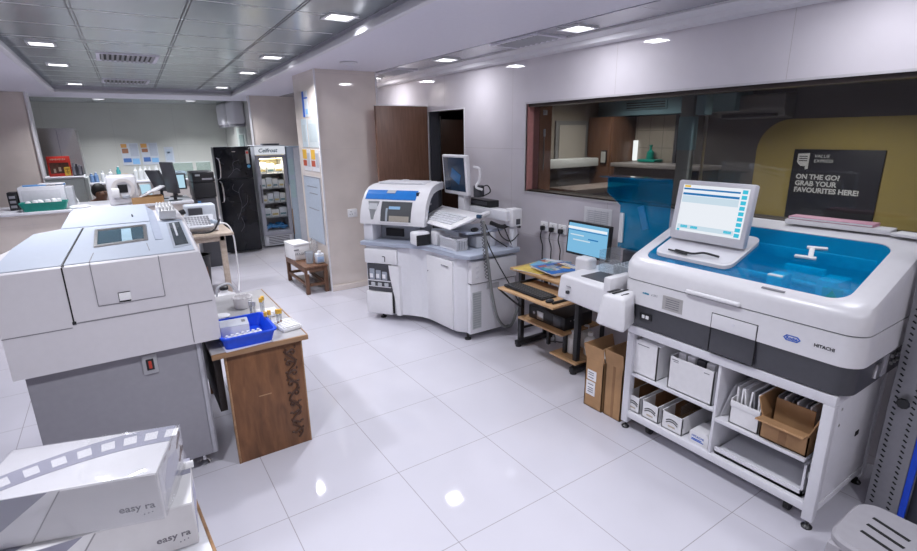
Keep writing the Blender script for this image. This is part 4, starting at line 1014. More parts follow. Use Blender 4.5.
P().obox((3.0315, 2.725, .968), (.004, .405, .238), (0, 4, 0)).out('screen', emis('screen light blue', (.22, .52, .78), .95), t)
b = P(); b.obox((3.0265, 2.725, 1.052), (.004, .40, .020), (0, 4, 0)); b.out('title_bar', emis('screen white', (.83, .87, .93), 1.0), t)
P().obox((3.0275, 2.725, 1.033), (.004, .40, .006), (0, 4, 0)).out('menu_line', SBL, t)
for k, (w_, y) in enumerate(((.14, 2.83), (.10, 2.66), (.18, 2.78))): P().obox((3.029-.0003*k, y, .995-.02*k), (.004, w_, .009), (0, 4, 0)).out('screen_text', SPA if k != 1 else SBL, t)
P().obox((3.0345, 2.725, .858), (.004, .40, .010), (0, 4, 0)).out('task_bar', SBL, t)
# plug wires from the sockets
for k, y in enumerate((3.41, 3.295, 3.18)):
    t = thing('plug', ('black plug in the left socket of the three above the computer desk', 'black plug in the middle socket of the three above the computer desk', 'black plug in the right socket of the three above the computer desk')[k], 'plug', (3.19, y, .94))
    P().box(3.175, 3.206, y-.02, y+.02, .93, .972, .006).out('body', BLACK, t)
    P().tube([(3.18, y, .935), (3.175, y+.008, .87), (3.185, y-.012, .79), (3.20, y+.005, .70), (3.205, y, .50), (3.2, y, .3)], .0055, 6).out('cord', BLACK, t)
for k, (x, y, l) in enumerate(((2.80, 2.60, 'white plastic canister on the low desk shelf, left one'), (2.88, 2.50, 'white plastic canister on the low desk shelf, right one'), (2.97, 2.62, 'white plastic canister on the low desk shelf, rear one'))):
    t = thing('canister', l, 'canister', (x, y, .106))
    P().lathe([(.04, .106), (.046, .115), (.046, .235), (.03, .255), (.018, .262), (.018, .275)], (x, y, 0), 20).out('body', mat('white bottle plastic', (.70, .69, .67), .35), t)
    P().lathe([(.021, .268), (.021, .29), (.018, .293)], (x, y, 0), 16).out('cap', BRIGHTW, t)
t = thing('cable_tangle', 'tangle of black cables hanging behind the desk shelf', 'cables', (2.95, 3.0, .02))
for q in ([(2.86, 3.08, .286), (2.90, 3.22, .22), (2.98, 3.2, .10), (3.05, 3.08, .05), (2.95, 2.95, .03)], [(3.1, 3.0, .30), (3.12, 2.95, .14), (3.02, 2.85, .06), (2.92, 3.02, .03)], [(3.1, 3.2, .45), (2.98, 3.2, .26), (3.04, 3.19, .14), (3.1, 3.06, .05)]):
    P().tube(q, .005, 6).out('cable', BLACK, t)
P().tube([(3.16, 2.95, .24), (3.1, 2.88, .16), (3.05, 2.8, .05)], .006, 6).out('cable', PAPER, t)

# ------------------------------------------------------------------ perforated rack post and grey stool at the right edge
t = thing('perforated_rack', 'tall grey perforated steel rack post beside the white stand', 'rack', (2.83, .58, 0))
RK = mat('grey rack steel', (.30, .30, .32), .4, metal=.3)
P().box(2.80, 2.86, .525, .648, 0, 1.75, .004).out('post', RK, t)
for y in (.56, .625):
    b = P()
    for k in range(60): b.obox((2.7995, y, .05+k*.028), (.004, .016, .006), (35, 0, 0))
    b.out('slot_row', GAP, t)
P().cyl((2.80, .592, .60), (2.775, .592, .60), .014, n=14).lathe([(.022, 0), (.026, .008), (.022, .016)], (2.764, .592, .60), 9, Matrix.Rotation(R(90), 4, 'Y')).out('knob', BLACK, t)
P().box(2.80, 2.82, .500, .524, 0, 1.75, .002).out('edge_strip', BLUEP, t)
P().box(2.84, 2.99, .30, .50, 0, 1.2, .004).out('dark_panel', DARK, t)
t = thing('plastic_stool', 'grey plastic stool with slots in its seat at the lower right corner', 'stool', (2.1, .36, 0))
ST = mat('grey stool plastic', (.32, .31, .335), .35, var=.03)
seat = rrect(1.90, 2.22, .20, .525, .07, 6, 3)
P().loft([[(x, y, .37) for x, y in seat], [(x, y, .395) for x, y in seat], [(2.06+(x-2.06)*.95, .3625+(y-.3625)*.95, .405) for x, y in seat]]).out('seat', ST, t)
for k in range(3): P().obox((2.0+.055*k, .40, .4045), (.014, .12, .004), (0, 0, -15), .001).out('seat_slot', GAP, t)
for x, y in ((1.93, .23), (2.19, .23), (1.93, .495), (2.19, .495)):
    P().hexa([(x-.035+(x-2.06)*.15, y-.02+(y-.36)*.15, 0), (x+.035+(x-2.06)*.15, y-.02+(y-.36)*.15, 0), (x+.035+(x-2.06)*.15, y+.02+(y-.36)*.15, 0), (x-.035+(x-2.06)*.15, y+.02+(y-.36)*.15, 0),
              (x-.03, y-.02, .375), (x+.03, y-.02, .375), (x+.03, y+.02, .375), (x-.03, y+.02, .375)], .004).out('leg', ST, t)
# ------------------------------------------------------------------ big white-and-grey analyser at the left
t = thing('analyzer', 'big white analyser on a dark grey cabinet filling the left side', 'analyzer', (-.1, 3.2, 0)); bigan = t
def dz(y): return 1.246+.2*(y-2.8)
LW = mat('cool white casing', (.66, .64, .665), .38, var=.015)
LT = mat('pale blue white top', (.45, .495, .57), .34, var=.015)
P().box(-.495, .232, 2.835, 3.70, .085, .757, .006).out('cabinet', GREYP, t)
P().box(.205, .224, 2.830, 2.836, .09, .755, .002).out('cabinet_edge', mat('pale grey edge', (.40, .40, .44), .4), t)
P().box(.2325, .236, 2.86, 3.66, .10, .74, .002).out('cabinet_side', mat('pale grey edge', (.4, .4, .44), .4), t)
for x, y in ((.16, 2.90), (.16, 3.62), (-.43, 2.90), (-.43, 3.62)):
    ft = P().lathe([(.032, 0), (.034, .01), (.022, .02), (.010, .026), (.010, .086)], (x, y, 0), 18).out('foot', CHROME, t)
# body: cross-section in x-z extruded along y, its top following the sloping deck
def sec(y, zc, xr=.327, xl=-.53):
    return [(xl, y, .76), (xr, y, .76), (xr, y, .90), (xr, y, .99), (xr-.010, y, 1.09), (xr-.023, y, 1.17), (xr-.036, y, zc-.012), (xr-.046, y, zc), (-.10, y, zc), (xl+.01, y, zc), (xl, y, zc-.015)]
P().loft([sec(2.803, dz(2.8)-.005), sec(2.812, dz(2.812)), sec(3.0, dz(3.0)), sec(3.1, dz(3.1), xl=-.465), sec(3.27, dz(3.27), xl=-.395), sec(3.31, dz(3.31), xl=-.285), sec(3.70, 1.36, xl=-.285)]).out('casing', LW, t)
# pale top skin (deck), left wing and middle
def skin(b, pts, th=.004):
    A = [(x, y, dz(y)+.0005) for x, y in pts]; B = [(x, y, dz(y)+th) for x, y in pts]
    return b.loft([A, B])
skin(P(), [(-.518, 2.815), (-.272, 2.815), (-.194, 3.29), (-.285, 3.29), (-.392, 3.255), (-.46, 3.09)]).out('left_deck', LT, t)
skin(P(), [(-.262, 2.815), (.268, 2.815), (.268, 3.29), (-.184, 3.29)]).out('deck', LT, t)
skin(P(), [(-.272, 2.805), (-.262, 2.805), (-.184, 3.29), (-.194, 3.29)], .0015).out('deck_gap', GAP, t)
P().box(-.274, -.268, 2.8005, 2.806, .985, 1.244).out('front_gap', GAP, t)
P().box(-.278, -.262, 2.799, 2.806, .972, .988, .003).out('gap_stop', BLACK, t)
P().box(-.26, .312, 2.801, 2.806, .975, .981).out('front_seam', mat('seam shade', (.25, .245, .26), .6), t)
P().box(-.53, -.28, 2.801, 2.806, .958, .962).out('front_seam', mat('seam shade', (.25, .245, .26), .6), t)
P().box(.196, .200, 2.801, 2.806, .77, .974).out('front_seam', mat('seam shade', (.25, .245, .26), .6), t)
P().box(-.166, .104, 2.797, 2.806, 1.044, 1.243, .003).out('access_door', LW, t)
b = P(); b.box(-.169, -.166, 2.7995, 2.806, 1.042, 1.246); b.box(.104, .107, 2.7995, 2.806, 1.042, 1.246); b.box(-.169, .107, 2.7995, 2.806, 1.041, 1.044)
b.out('door_outline', mat('seam shade', (.25, .245, .26), .6), t)
P().box(-.084, -.034, 2.7955, 2.8, 1.043, 1.094, .002).out('door_latch', BRIGHTW, t)
b = P(); b.box(-.082, -.036, 2.794, 2.797, 1.046, 1.053); b.box(-.084, -.082, 2.794, 2.797, 1.046, 1.094); b.box(-.084, -.034, 2.794, 2.797, 1.092, 1.0945)
b.out('latch_shadow_gap', GAP, t)
b = P(); skin(b, [(-.17, 2.81), (-.166, 2.81), (-.148, 2.92), (-.152, 2.92)], .005); skin(b, [(.075, 2.87), (.078, 2.87), (.074, 2.97), (.071, 2.97)], .005)
b.out('deck_seam', mat('seam shade', (.25, .245, .26), .6), t)
# deck window in a metal frame
wpo = [(-.148, 2.985), (.082, 3.01), (.090, 3.235), (-.140, 3.225)]; wpi = [(-.133, 3.005), (.066, 3.025), (.074, 3.22), (-.126, 3.21)]
b = P(); n = 4
A = [b.bm.verts.new((x, y, dz(y)+.003)) for x, y in wpo]; B = [b.bm.verts.new((x, y, dz(y)+.011)) for x, y in wpo]; Cc = [b.bm.verts.new((x, y, dz(y)+.011)) for x, y in wpi]; D = [b.bm.verts.new((x, y, dz(y)+.003)) for x, y in wpi]
for Xx, Yy in ((A, B), (B, Cc), (Cc, D), (D, A)):
    for k in range(4): b.bm.faces.new((Xx[k], Xx[(k+1) % 4], Yy[(k+1) % 4], Yy[k]))
b.out('window_frame', STEEL, t)
skin(P(), wpi, .006).out('deck_window', mat('teal dark window', (.035, .075, .10), .06, spec=.9), t)
skin(P(), [(-.03, 3.02), (.015, 3.02), (.018, 3.205), (-.025, 3.205)], .0075).out('window_rack', mat('pale rack under glass', (.35, .50, .58), .2), t)
# raised rear hump with a sloping front, and the ridge on its right
hp = [(3.29, 1.33), (3.30, 1.352), (3.58, 1.400), (3.70, 1.404), (3.70, 1.33)]
b = P(); b.loft([[(-.285+.12*(y-3.29), y, z) for y, z in hp], [(.115, y, z) for y, z in hp]]); b.out('rear_hood', LT, t)
b = P(); b.loft([[(.112, 3.0, dz(3.0)), (.15, 3.0, dz(3.0)), (.15, 3.0, dz(3.0)+.006), (.114, 3.0, dz(3.0)+.008)], [(.112, 3.29, dz(3.29)), (.152, 3.29, dz(3.29)), (.150, 3.29, dz(3.29)+.006), (.114, 3.29, 1.354)], [(.112, 3.62, 1.34), (.160, 3.62, 1.34), (.150, 3.62, 1.37), (.114, 3.62, 1.404)]])
b.out('hood_flank', mat('blue grey flank', (.40, .44, .53), .4), t)
P().box(.035, .040, 3.40, 3.44, 1.365, 1.380).out('hood_slot', GAP, t)
wq = [(.180, 2.86), (.262, 2.88), (.262, 3.25), (.188, 3.24)]; wq2 = [(.192, 2.89), (.252, 2.90), (.252, 3.235), (.200, 3.225)]
skin(P(), wq, .006).out('side_tray_frame', mat('grey tray frame', (.33, .36, .41), .4), t)
skin(P(), wq2, .008).out('side_tray', mat('dark tray glass', (.045, .055, .065), .06, spec=.9), t)
skin(P(), [(.212, 3.02), (.222, 3.02), (.226, 3.22), (.216, 3.22)], .0095).out('tray_probe', mat('pale probe', (.5, .52, .55), .3), t)
P().box(-.045, .022, 2.826, 2.836, .640, .745, .005).out('switch_plate', mat('grey switch plate', (.40, .40, .42), .35), t)
P().box(-.028, .006, 2.822, 2.829, .662, .722, .003).out('switch_surround', BLACK, t)
P().box(-.018, -.004, 2.819, 2.825, .672, .712, .002).out('power_rocker', mat('red rocker', (.50, .05, .03), .35), t)
# tip racks standing on its back deck
for k, (y, z, l) in enumerate(((3.33, 1.353, 'white pipette tip rack at the front on the big analyser\'s back deck'), (3.46, 1.363, 'white pipette tip rack at the rear on the big analyser\'s back deck'))):
    t = thing('tip_rack', l, 'rack', (.205, y, z))
    P().box(.163, .25, y-.055, y+.055, z+.002, z+.05, .004).out('box', BRIGHTW, t)
    b = P()
    for i in range(5):
        for j in range(5): b.cyl((.172+.017*i, y-.042+.021*j, z+.05), (.172+.017*i, y-.042+.021*j, z+.066), .006, .004, 8)
    b.out('tips', mat('milky tips', (.7, .7, .7), .3), t)

# ------------------------------------------------------------------ brown side table with its tubes and racks
t = thing('side_table', 'low table with grey top and carved brown end panel, right of the big analyser', 'table', (.53, 3.3, 0))
GT = mat('grey laminate top', (.44, .43, .44), .35, var=.04)
P().box(.265, .768, 2.772, 3.865, .668, .690, .003).out('tabletop', GT, t)
EDGE = wood('light brown edge', (.27, .15, .07), (.36, .21, .11), .4, 'X', 5, 12)
P().box(.262, .774, 2.755, 2.773, .662, .6905, .003).out('front_edge', EDGE, t)
P().box(.767, .776, 2.773, 3.868, .662, .6905, .002).out('side_edge', EDGE, t)
pn = P().box(.328, .735, 2.775, 2.80, 0, .664, .002).out('end_panel', OLDW, t)
P().box(.322, .333, 2.773, 2.801, 0, .664, .002).out('panel_edge', EDGE, t)
P().box(.731, .739, 2.773, 2.801, 0, .664, .002).out('panel_edge', EDGE, t)
# carved dark vine down the right of the panel
CARV = mat('dark carving', (.065, .026, .012), .5, var=.15)
b = P(); pts = []
for k in range(40):
    z = .05+.58*k/39; pts.append((.665+.026*math.sin(k*.62), 2.773, z))
b.tube(pts, .007, 6, 2)
for k in range(9):
    z = .08+k*.065; s_ = 1 if k % 2 else -1
    b.tube([(.665+s_*.020, 2.774, z), (.665-s_*.012, 2.773, z+.018), (.665-s_*.026, 2.773, z+.002), (.665-s_*.012, 2.773, z-.010), (.665-s_*.004, 2.773, z+.004)], .0055, 6, 4)
    b.ball((.665+s_*.028, 2.774, z+.012), .010, (1.2, .5, .8), 1); b.ball((.665-s_*.03, 2.774, z+.03), .008, (.9, .5, 1.3), 1)
b.out('carved_vine', CARV, pn)
P().box(.470, .540, 2.7735, 2.776, .378, .384, .001).out('scratch', EDGE, pn)
P().box(.728, .738, 2.80, 3.80, .50, .664, .003).out('apron', OLDW, t)
P().box(.285, .325, 2.95, 3.80, .26, .664, .003).out('side_panel', mat('black panel', (.03, .022, .02), .5), t)
for x, y in ((.70, 3.78), (.34, 3.78)): P().box(x-.022, x+.022, y-.022, y+.022, 0, .668, .003).out('leg', OLDW, t)
# blue basket at the table's front
t = thing('basket', 'bright blue plastic basket at the front of the brown table', 'basket', (.46, 2.94, .691))
bo = rrect(.34, .585, 2.785, 3.085, .025, 4, 2); bt = rrect(.325, .605, 2.765, 3.105, .03, 4, 2); bi = rrect(.333, .597, 2.773, 3.097, .028, 4, 2); bf = rrect(.346, .579, 2.791, 3.079, .024, 4, 2)
b = P().loft([[(x, y, .6925) for x, y in bo], [(x, y, .762) for x, y in bt], [(x, y, .762) for x, y in bi], [(x, y, .698) for x, y in bf]])
b.out('tub', BLUEP, t)
bt2 = rrect(.318, .612, 2.758, 3.112, .033, 4, 2)
frame(b := P(), bt2, bi, 'xy', .756, .765); b.out('rim', BLUEP, t)
t = thing('sample_box', 'white card box lying in the blue basket', 'box', (.42, 2.98, .70))
P().obox((.425, 2.985, .735), (.15, .13, .07), (0, 0, -6), .004).out('body', WCARD, t)
P().obox((.425, 2.985, .7715), (.15, .13, .004), (0, 0, -6), .002).out('lid', mat('grey white lid', (.58, .60, .66), .5), t)
P().obox((.475, 2.985, .7745), (.02, .04, .002), (0, 0, -6)).out('lid_print', GREYINK, t)
t = thing('tube_strip', 'white strip of capped wells lying in the blue basket before the card box', 'rack', (.44, 2.85, .70))
P().obox((.445, 2.853, .722), (.20, .028, .04), (0, 0, 5), .003).out('strip', BRIGHTW, t)
for k in range(7): P().cyl((.36+.028*k, 2.845+.0025*k, .742), (.36+.028*k, 2.845+.0025*k, .752), .009, n=10).out('well_cap', BRIGHTW, t)
t = thing('paper_sheet', 'white paper sheet under the blue basket', 'paper', (.45, 2.8, .6905))
P().obox((.45, 2.85, .6913), (.24, .17, .0012), (0, 0, 4)).out('sheet', PAPER, t)
# ribbed white tube racks with yellow-capped tubes
def ribrack(cx, cy, sx, sy, rz, label):
    t = thing('tube_rack', label, 'rack', (cx, cy, .691), rz, world=False)
    P().box(-sx/2, sx/2, -sy/2, sy/2, 0, .022, .006).out('tray', BRIGHTW, t)
    n = 6; b = P()
    for k in range(n): b.box(-sx/2+.006, sx/2-.006, -sy/2+.006+k*(sy-.012)/n, -sy/2+.006+(k+.55)*(sy-.012)/n, .021, .030, .003)
    b.out('ribs', BRIGHTW, t); return t
ribrack(.710, 2.955, .115, .17, 8, 'ribbed white tube tray at the right front of the brown table')
ribrack(.665, 3.25, .13, .13, -4, 'ribbed white tube tray in the middle of the brown table')
t = thing('beaker', 'white scalloped cup rack at the back of the brown table', 'rack', (.57, 3.50, .691))
P().lathe([(.050, .691), (.056, .70), (.060, .765), (.055, .765), (.050, .70)], (.57, 3.50, 0), 24).out('cup', IVORY, t)
for k in range(12): P().ball((.57+.058*math.cos(k*.5236), 3.5+.058*math.sin(k*.5236), .765), .010, (1, 1, .7), 1).out('scallop', IVORY, t)
def tube(x, y, h, label, capc=YELLOW, lean=(0, 0), body=None):
    t = thing('sample_tube', label, 'tube', (x, y, .692))
    z0 = .694; d = Vector((lean[0], lean[1], 1)).normalized(); p0 = Vector((x, y, z0)); p1 = p0+d*h
    P().cyl(p0, p1, .0075, n=12).out('glass', body or clear('clear tube', (.85, .87, .88), haze=.25, hazecol=(.6, .6, .6)), t)
    P().cyl(p0+d*.006, p0+d*.035, .006, n=10).out('sample', mat('serum', (.35, .10, .05), .4), t)
    P().cyl(p1-d*.006, p1+d*.02, .0105, n=14).out('cap', capc, t)
for x, y, h, l in ((.600, 2.985, .085, 'yellow-capped tube beside the blue basket, nearest one'), (.625, 3.00, .085, 'yellow-capped tube beside the basket, second from the nearest'), (.665, 2.975, .09, 'yellow-capped tube standing before the right front tube tray'),
                   (.685, 2.985, .085, 'rightmost yellow-capped tube before the right front tube tray'), (.625, 3.20, .11, 'yellow-capped tube by the middle tube tray'), (.640, 3.215, .115, 'tall yellow-capped tube leaning on the middle tube tray')):
    tube(x, y, h, l)
for x, y, l in ((.562, 3.20, 'uncapped clear tube left of the middle tray'), (.580, 3.185, 'second uncapped clear tube left of the middle tray'), (.572, 3.24, 'rear uncapped clear tube left of the middle tray')):
    tube(x, y, .10, l, capc=mat('grey cap', (.5, .5, .52), .4))
t = thing('tissue', 'crumpled white tissue on the brown table beside the big analyser', 'tissue', (.40, 3.35, .691))
P().ball((.40, 3.35, .706), .05, (1.3, .9, .3), 2).out('wad', PAPER, t)

# ------------------------------------------------------------------ foreground table with two boxed kits
t = thing('white_table', 'white table top with a brown edge in the lower left corner', 'table', (-.4, 1.5, 0), 0)
P().hexa([(-1.0, .95, .638), (.085, .95, .638), (.022, 1.90, .638), (-1.0, 1.90, .638), (-1.0, .95, .660), (.085, .95, .660), (.022, 1.90, .660), (-1.0, 1.90, .660)], .002).out('tabletop', WHITE, t)
P().hexa([(.085, .95, .637), (.094, .95, .637), (.031, 1.905, .637), (.022, 1.905, .637), (.085, .95, .661), (.094, .95, .661), (.031, 1.905, .661), (.022, 1.905, .661)], .001).out('edge_band', EDGE, t)
for x, y in ((-.95, 1.0), (.02, 1.0), (-.95, 1.85), (-.04, 1.85)): P().box(x-.02, x+.02, y-.02, y+.02, 0, .638, .002).out('leg', WHITE, t)
FILM = clear('shrink film', (.97, .97, .98), refl=1.5, rough=.05, haze=.03)
KITW = mat('kit box white', (.70, .69, .70), .4, var=.02); KITG = mat('kit box grey print', (.27, .27, .34), .4, var=.03); KITL = mat('kit box warm grey print', (.62, .605, .61), .4, var=.02)
def kit(name, label, loc, rz, w, d, h, film=True):
    """boxed kit: origin at its right front bottom corner, width to the left, depth to the back"""
    t = thing(name, label, 'box', loc, rz, world=False)
    P().box(-w, 0, 0, d, 0, h, .002).out('carton', KITW, t)
    # front print: grey field, pale diagonal band, flap line
    P().prism([(-w+.002, .003), (-w+.002, h-.002), (-w*.58, h-.002), (-w*.86, .05), (-w*.93, .003)], 'xz', -.0012, .001).out('front_print', KITG, t)
    P().prism([(-w*.72, .003), (-w*.52, h-.004), (-.003, h-.004), (-.003, .003)], 'xz', -.0016, .001).out('flap_panel', KITL, t)
    P().prism([(-w*.725, .003), (-w*.715, .003), (-w*.515, h-.004), (-w*.525, h-.004)], 'xz', -.0022, .0).out('flap_edge', mat('flap shade line', (.30, .29, .30), .5), t)
    text('easy ra', .027, (-.102, -.0019, .040), (1, 0, 0), (0, 0, 1), mat('kit lettering', (.16, .15, .17), .4), parent=t, bold=.0004, sx=1.12)
    b = P()
    for k in range(3): b.cyl((-.045+.010*k, -.003, .024+.002*k), (-.045+.010*k, -.0016, .024+.002*k), .0018, n=8)
    b.out('printed_dots', GREYINK, t)
    # top print: curved grey band with white squares
    def cy(x): return d*.20+d*.62*(1-((x)/w)**2*1.05)
    n = 16; A = []; B = []
    for k in range(n+1):
        x = -w+w*k/n; A.append((x, min(max(cy(x)-.045, .004), d-.004))); B.append((x, min(max(cy(x)+.045, .006), d-.002)))
    bm_ = P()
    bm_.loft([[(x, y0, h+.0003), (x, y1, h+.0003), (x, y1, h+.0012), (x, y0, h+.0012)] for (x, y0), (_, y1) in zip(A, B)]); bm_.out('top_band', KITG, t)
    b = P()
    for k in range(8):
        x = -w*.93+k*w*.125; y = cy(x+.018)
        if y+.024 < d-.004: b.obox((x+.018, y, h+.0012), (.032, .042, .0012), (0, 0, R(1)*0+math.degrees(math.atan(-2*1.05*d*.62*x/w/w))))
    b.out('top_squares', KITW, t)
    P().prism([(d*.12, .012), (d*.5, .03), (d*.86, .02), (d*.8, h*.6), (d*.45, h*.8), (d*.2, h*.5)], 'yz', -.001, .001).out('side_print', mat('lilac side print', (.42, .42, .55), .4), t)
    if film:
        b = P(); N = 9
        rings = []
        for k in range(N+1):
            z = .002+(h+.0)*k/N
            rings.append([(.004+.006*random.random(), .004+d*j/8, z) for j in range(9)]+[(.0025, .004+d*j/8, z) for j in range(8, -1, -1)])
        b.loft(rings); b.out('shrink_film', FILM, t)
        P().box(-w-.002, .0, -.0045, -.003, -.0, h+.003).out('shrink_film', FILM, t)
        b = P(); rings = []
        for k in range(13):
            x = -w+w*k/12
            rings.append([(x, d*j/8, h+.0025+.004*random.random()*(j not in (0, 8))) for j in range(9)]+[(x, d*j/8, h+.0021) for j in range(8, -1, -1)])
        b.loft(rings); b.out('shrink_film', FILM, t)
    return t
kit('kit_box', 'upper shrink-wrapped white and grey kit box in the lower left corner', (-.039, 1.402, .803), -17, .42, .238, .142)
kit('kit_box', 'lower white kit box beneath the shrink-wrapped one in the lower left corner', (.030, 1.432, .661), -5, .44, .235, .139, film=False)
# ------------------------------------------------------------------ fridge, glass-door cooler, bench and column papers
t = thing('refrigerator', 'tall black two-door refrigerator at the back', 'refrigerator', (1.56, 8.85, 0), 0)
Mf = Matrix.Translation((1.272, 8.56, 0)) @ Matrix.Rotation(R(-5), 4, 'Z')
def rb(M_, *a, bev=0):
    b = P().box(*a, bev); bmesh.ops.transform(b.bm, matrix=M_, verts=b.bm.verts); return b
BF = mat('glossy black door', (.008, .009, .013), .14, spec=.35, var=.3, scale=3)
rb(Mf, .0, .535, .05, .55, .05, 1.655, bev=.012).out('cabinet', mat('grey fridge side', (.20, .21, .22), .4), t)
d1 = rb(Mf, 0, .525, 0, .05, .03, 1.17, bev=.014).out('lower_door', BF, t)
d2 = rb(Mf, 0, .525, 0, .05, 1.18, 1.66, bev=.014).out('upper_door', BF, t)
def fp(x, y, z): q = Mf @ Vector((x, y, z)); return tuple(q)
P().tube([fp(.03, -.004, 1.50), fp(.055, -.035, 1.47), fp(.06, -.04, 1.36), fp(.05, -.035, 1.22), fp(.035, -.004, 1.19)], .011, 8).out('handle', CHROME, d2)
P().tube([fp(.035, -.004, 1.15), fp(.05, -.035, 1.12), fp(.06, -.04, 1.00), fp(.055, -.035, .86), fp(.03, -.004, .83)], .011, 8).out('handle', CHROME, d1)
rb(Mf, .445, .49, -.003, .002, 1.40, 1.60, bev=.002).out('energy_label', mat('grey label', (.42, .42, .40), .5), d2)
rb(Mf, .452, .484, -.005, .0, 1.55, 1.585).out('label_heading', RED, d2)
b = P().lathe([(.025, 0), (.025, .004)], fp(.47, -.006, 1.36), 16, Matrix.Rotation(R(90), 4, 'X')); b.out('blue_sticker', mat('sky sticker', (.1, .35, .6), .5), d2)
rb(Mf, .25, .30, -.003, .001, 1.58, 1.59).out('badge', CHROME, d2)
# floral tracing on the doors
b = P()
for q in ([(.22, .55), (.30, .75), (.28, .98), (.36, 1.10)], [(.30, .72), (.38, .80), (.40, .92)], [(.29, .95), (.20, 1.02), (.22, 1.10)], [(.24, .35), (.30, .45), (.27, .58)]):
    b.tube([fp(x, -.001, z) for x, z in q], .003, 5)
b.out('floral_tracing', mat('grey tracing', (.10, .10, .12), .3), d1)
b = P()
for q in ([(.15, 1.20), (.24, 1.30), (.25, 1.42), (.34, 1.46)], [(.23, 1.30), (.30, 1.33), (.34, 1.29)]):
    b.tube([fp(x, -.001, z) for x, z in q], .003, 5)
b.out('floral_tracing', mat('grey tracing', (.1, .1, .12), .3), d2)

t = thing('display_cooler', 'white glass-door display cooler with a lit header beside the black refrigerator', 'cooler', (2.1, 9.0, 0))
CX, CW, CY = 1.885, .485, 8.70
wf = mat('cooler white', (.55, .57, .62), .35)
P().box(CX, CX+.025, CY, CY+.5, .03, 1.66, .003).out('side_wall', wf, t)
P().box(CX+CW-.025, CX+CW, CY, CY+.5, .03, 1.66, .003).out('side_wall', wf, t)
P().box(CX, CX+CW, CY+.48, CY+.5, .03, 1.66).out('back_wall', wf, t)
P().box(CX, CX+CW, CY, CY+.5, 1.64, 1.665, .003).out('top', wf, t)
P().box(CX+.02, CX+CW-.02, CY+.02, CY+.48, .25, .265).out('floor_plate', wf, t)
P().box(CX+.003, CX+CW-.003, CY-.012, CY+.01, 1.52, 1.65, .004).out('header', emis('lit header', (.86, .90, 1.), .75), t)
text('Celfrost', .085, (CX+.055, CY-.013, 1.557), (1, 0, 0), (0, 0, 1), mat('dark teal lettering', (.02, .09, .14), .5), parent=t, bold=.002, shear=.25, sx=1.05)
P().box(CX+.01, CX+CW-.01, CY, CY+.02, .03, .20, .004).out('lower_grille', wf, t)
b = P()
for k in range(5): b.box(CX+.07, CX+CW-.07, CY-.003, CY+.001, .055+k*.027, .067+k*.027)
b.out('grille_slots', DARK, t)
fr = mat('cooler door frame', (.30, .31, .36), .4)
b = P(); frame(b, [(CX+.005, .21), (CX+CW-.005, .21), (CX+CW-.005, 1.51), (CX+.005, 1.51)], [(CX+.06, .27), (CX+CW-.06, .27), (CX+CW-.06, 1.46), (CX+.06, 1.46)], 'xz', CY-.02, CY+.01)
dr = b.out('door_frame', fr, t)
P().box(CX+.06, CX+CW-.06, CY-.008, CY-.004, .27, 1.46).out('glass', clear('cooler glass', (.95, .96, .97), refl=.8), dr)
P().box(CX+.025, CX+.04, CY-.035, CY-.02, .75, 1.05, .004).out('door_handle', DARK, dr)
P().box(CX+.06, CX+CW-.06, CY+.03, CY+.05, 1.45, 1.47).out('lamp_strip', emis('warm lamp strip', (1, .80, .40), 14), t)
P().box(CX+.03, CX+CW-.03, CY+.47, CY+.478, 1.24, 1.50).out('lit_panel', mat('warm cream panel', (.75, .65, .40), .5), t)
SHZ = (.265, .50, .74, .98, 1.22)
for z in SHZ[1:]: P().box(CX+.03, CX+CW-.03, CY+.05, CY+.46, z-.012, z, .002).out('shelf', mat('grey wire shelf', (.30, .32, .35), .5), t)
lamp = bpy.data.lights.new('lamp', 'AREA'); lamp.shape = 'RECTANGLE'; lamp.size = .36; lamp.size_y = .03; lamp.energy = 8; lamp.color = (1, .88, .66)
lo = bpy.data.objects.new('lamp', lamp); COL.objects.link(lo); lo.location = (CX+CW/2, CY+.06, 1.44)
names = ('bottom', 'second', 'third', 'fourth', 'top')
rows = {1: 3, 2: 4, 3: 4, 4: 3}
for s_, n_ in rows.items():
    for k in range(n_):
        w_ = (CW-.09)/n_; xx = CX+.045+k*w_; h = (.17, .15, .12, .15)[(k+s_) % 4]
        nth = ('left', 'second', 'third', 'right')[k] if n_ == 4 else ('left', 'middle', 'right')[k]
        t2 = thing('reagent_carton', '%s white reagent carton on the %s shelf of the display cooler' % (nth, names[s_]), 'box', (xx+w_/2, CY+.2, SHZ[s_]), group=None)
        P().box(xx+.004, xx+w_-.006, CY+.07, CY+.34, SHZ[s_]+.0005, SHZ[s_]+h, .003).out('carton', mat('carton %d' % ((k+s_) % 3), ((.62, .64, .66), (.54, .57, .58), (.66, .66, .63))[(k+s_) % 3], .6), t2)
        P().box(xx+.015, xx+w_-.02, CY+.068, CY+.071, SHZ[s_]+.03, SHZ[s_]+.06).out('carton_label', mat('teal label', (.12, .22, .25), .6) if (k+s_) % 2 else mat('dim yellow label', (.5, .4, .15), .6), t2)
t2 = thing('ice_packs', 'heap of blue ice packs at the bottom of the display cooler', 'ice packs', (CX+.24, CY+.2, .266))
for k in range(7): P().obox((CX+.10+.045*k, CY+.16+.05*(k % 2), .31+.02*(k % 3)), (.10, .13, .05), (random.uniform(-20, 20), random.uniform(-25, 25), random.uniform(-40, 40)), .015).out('pack', mat('blue pack', (.03, .20, .45), .35), t2)

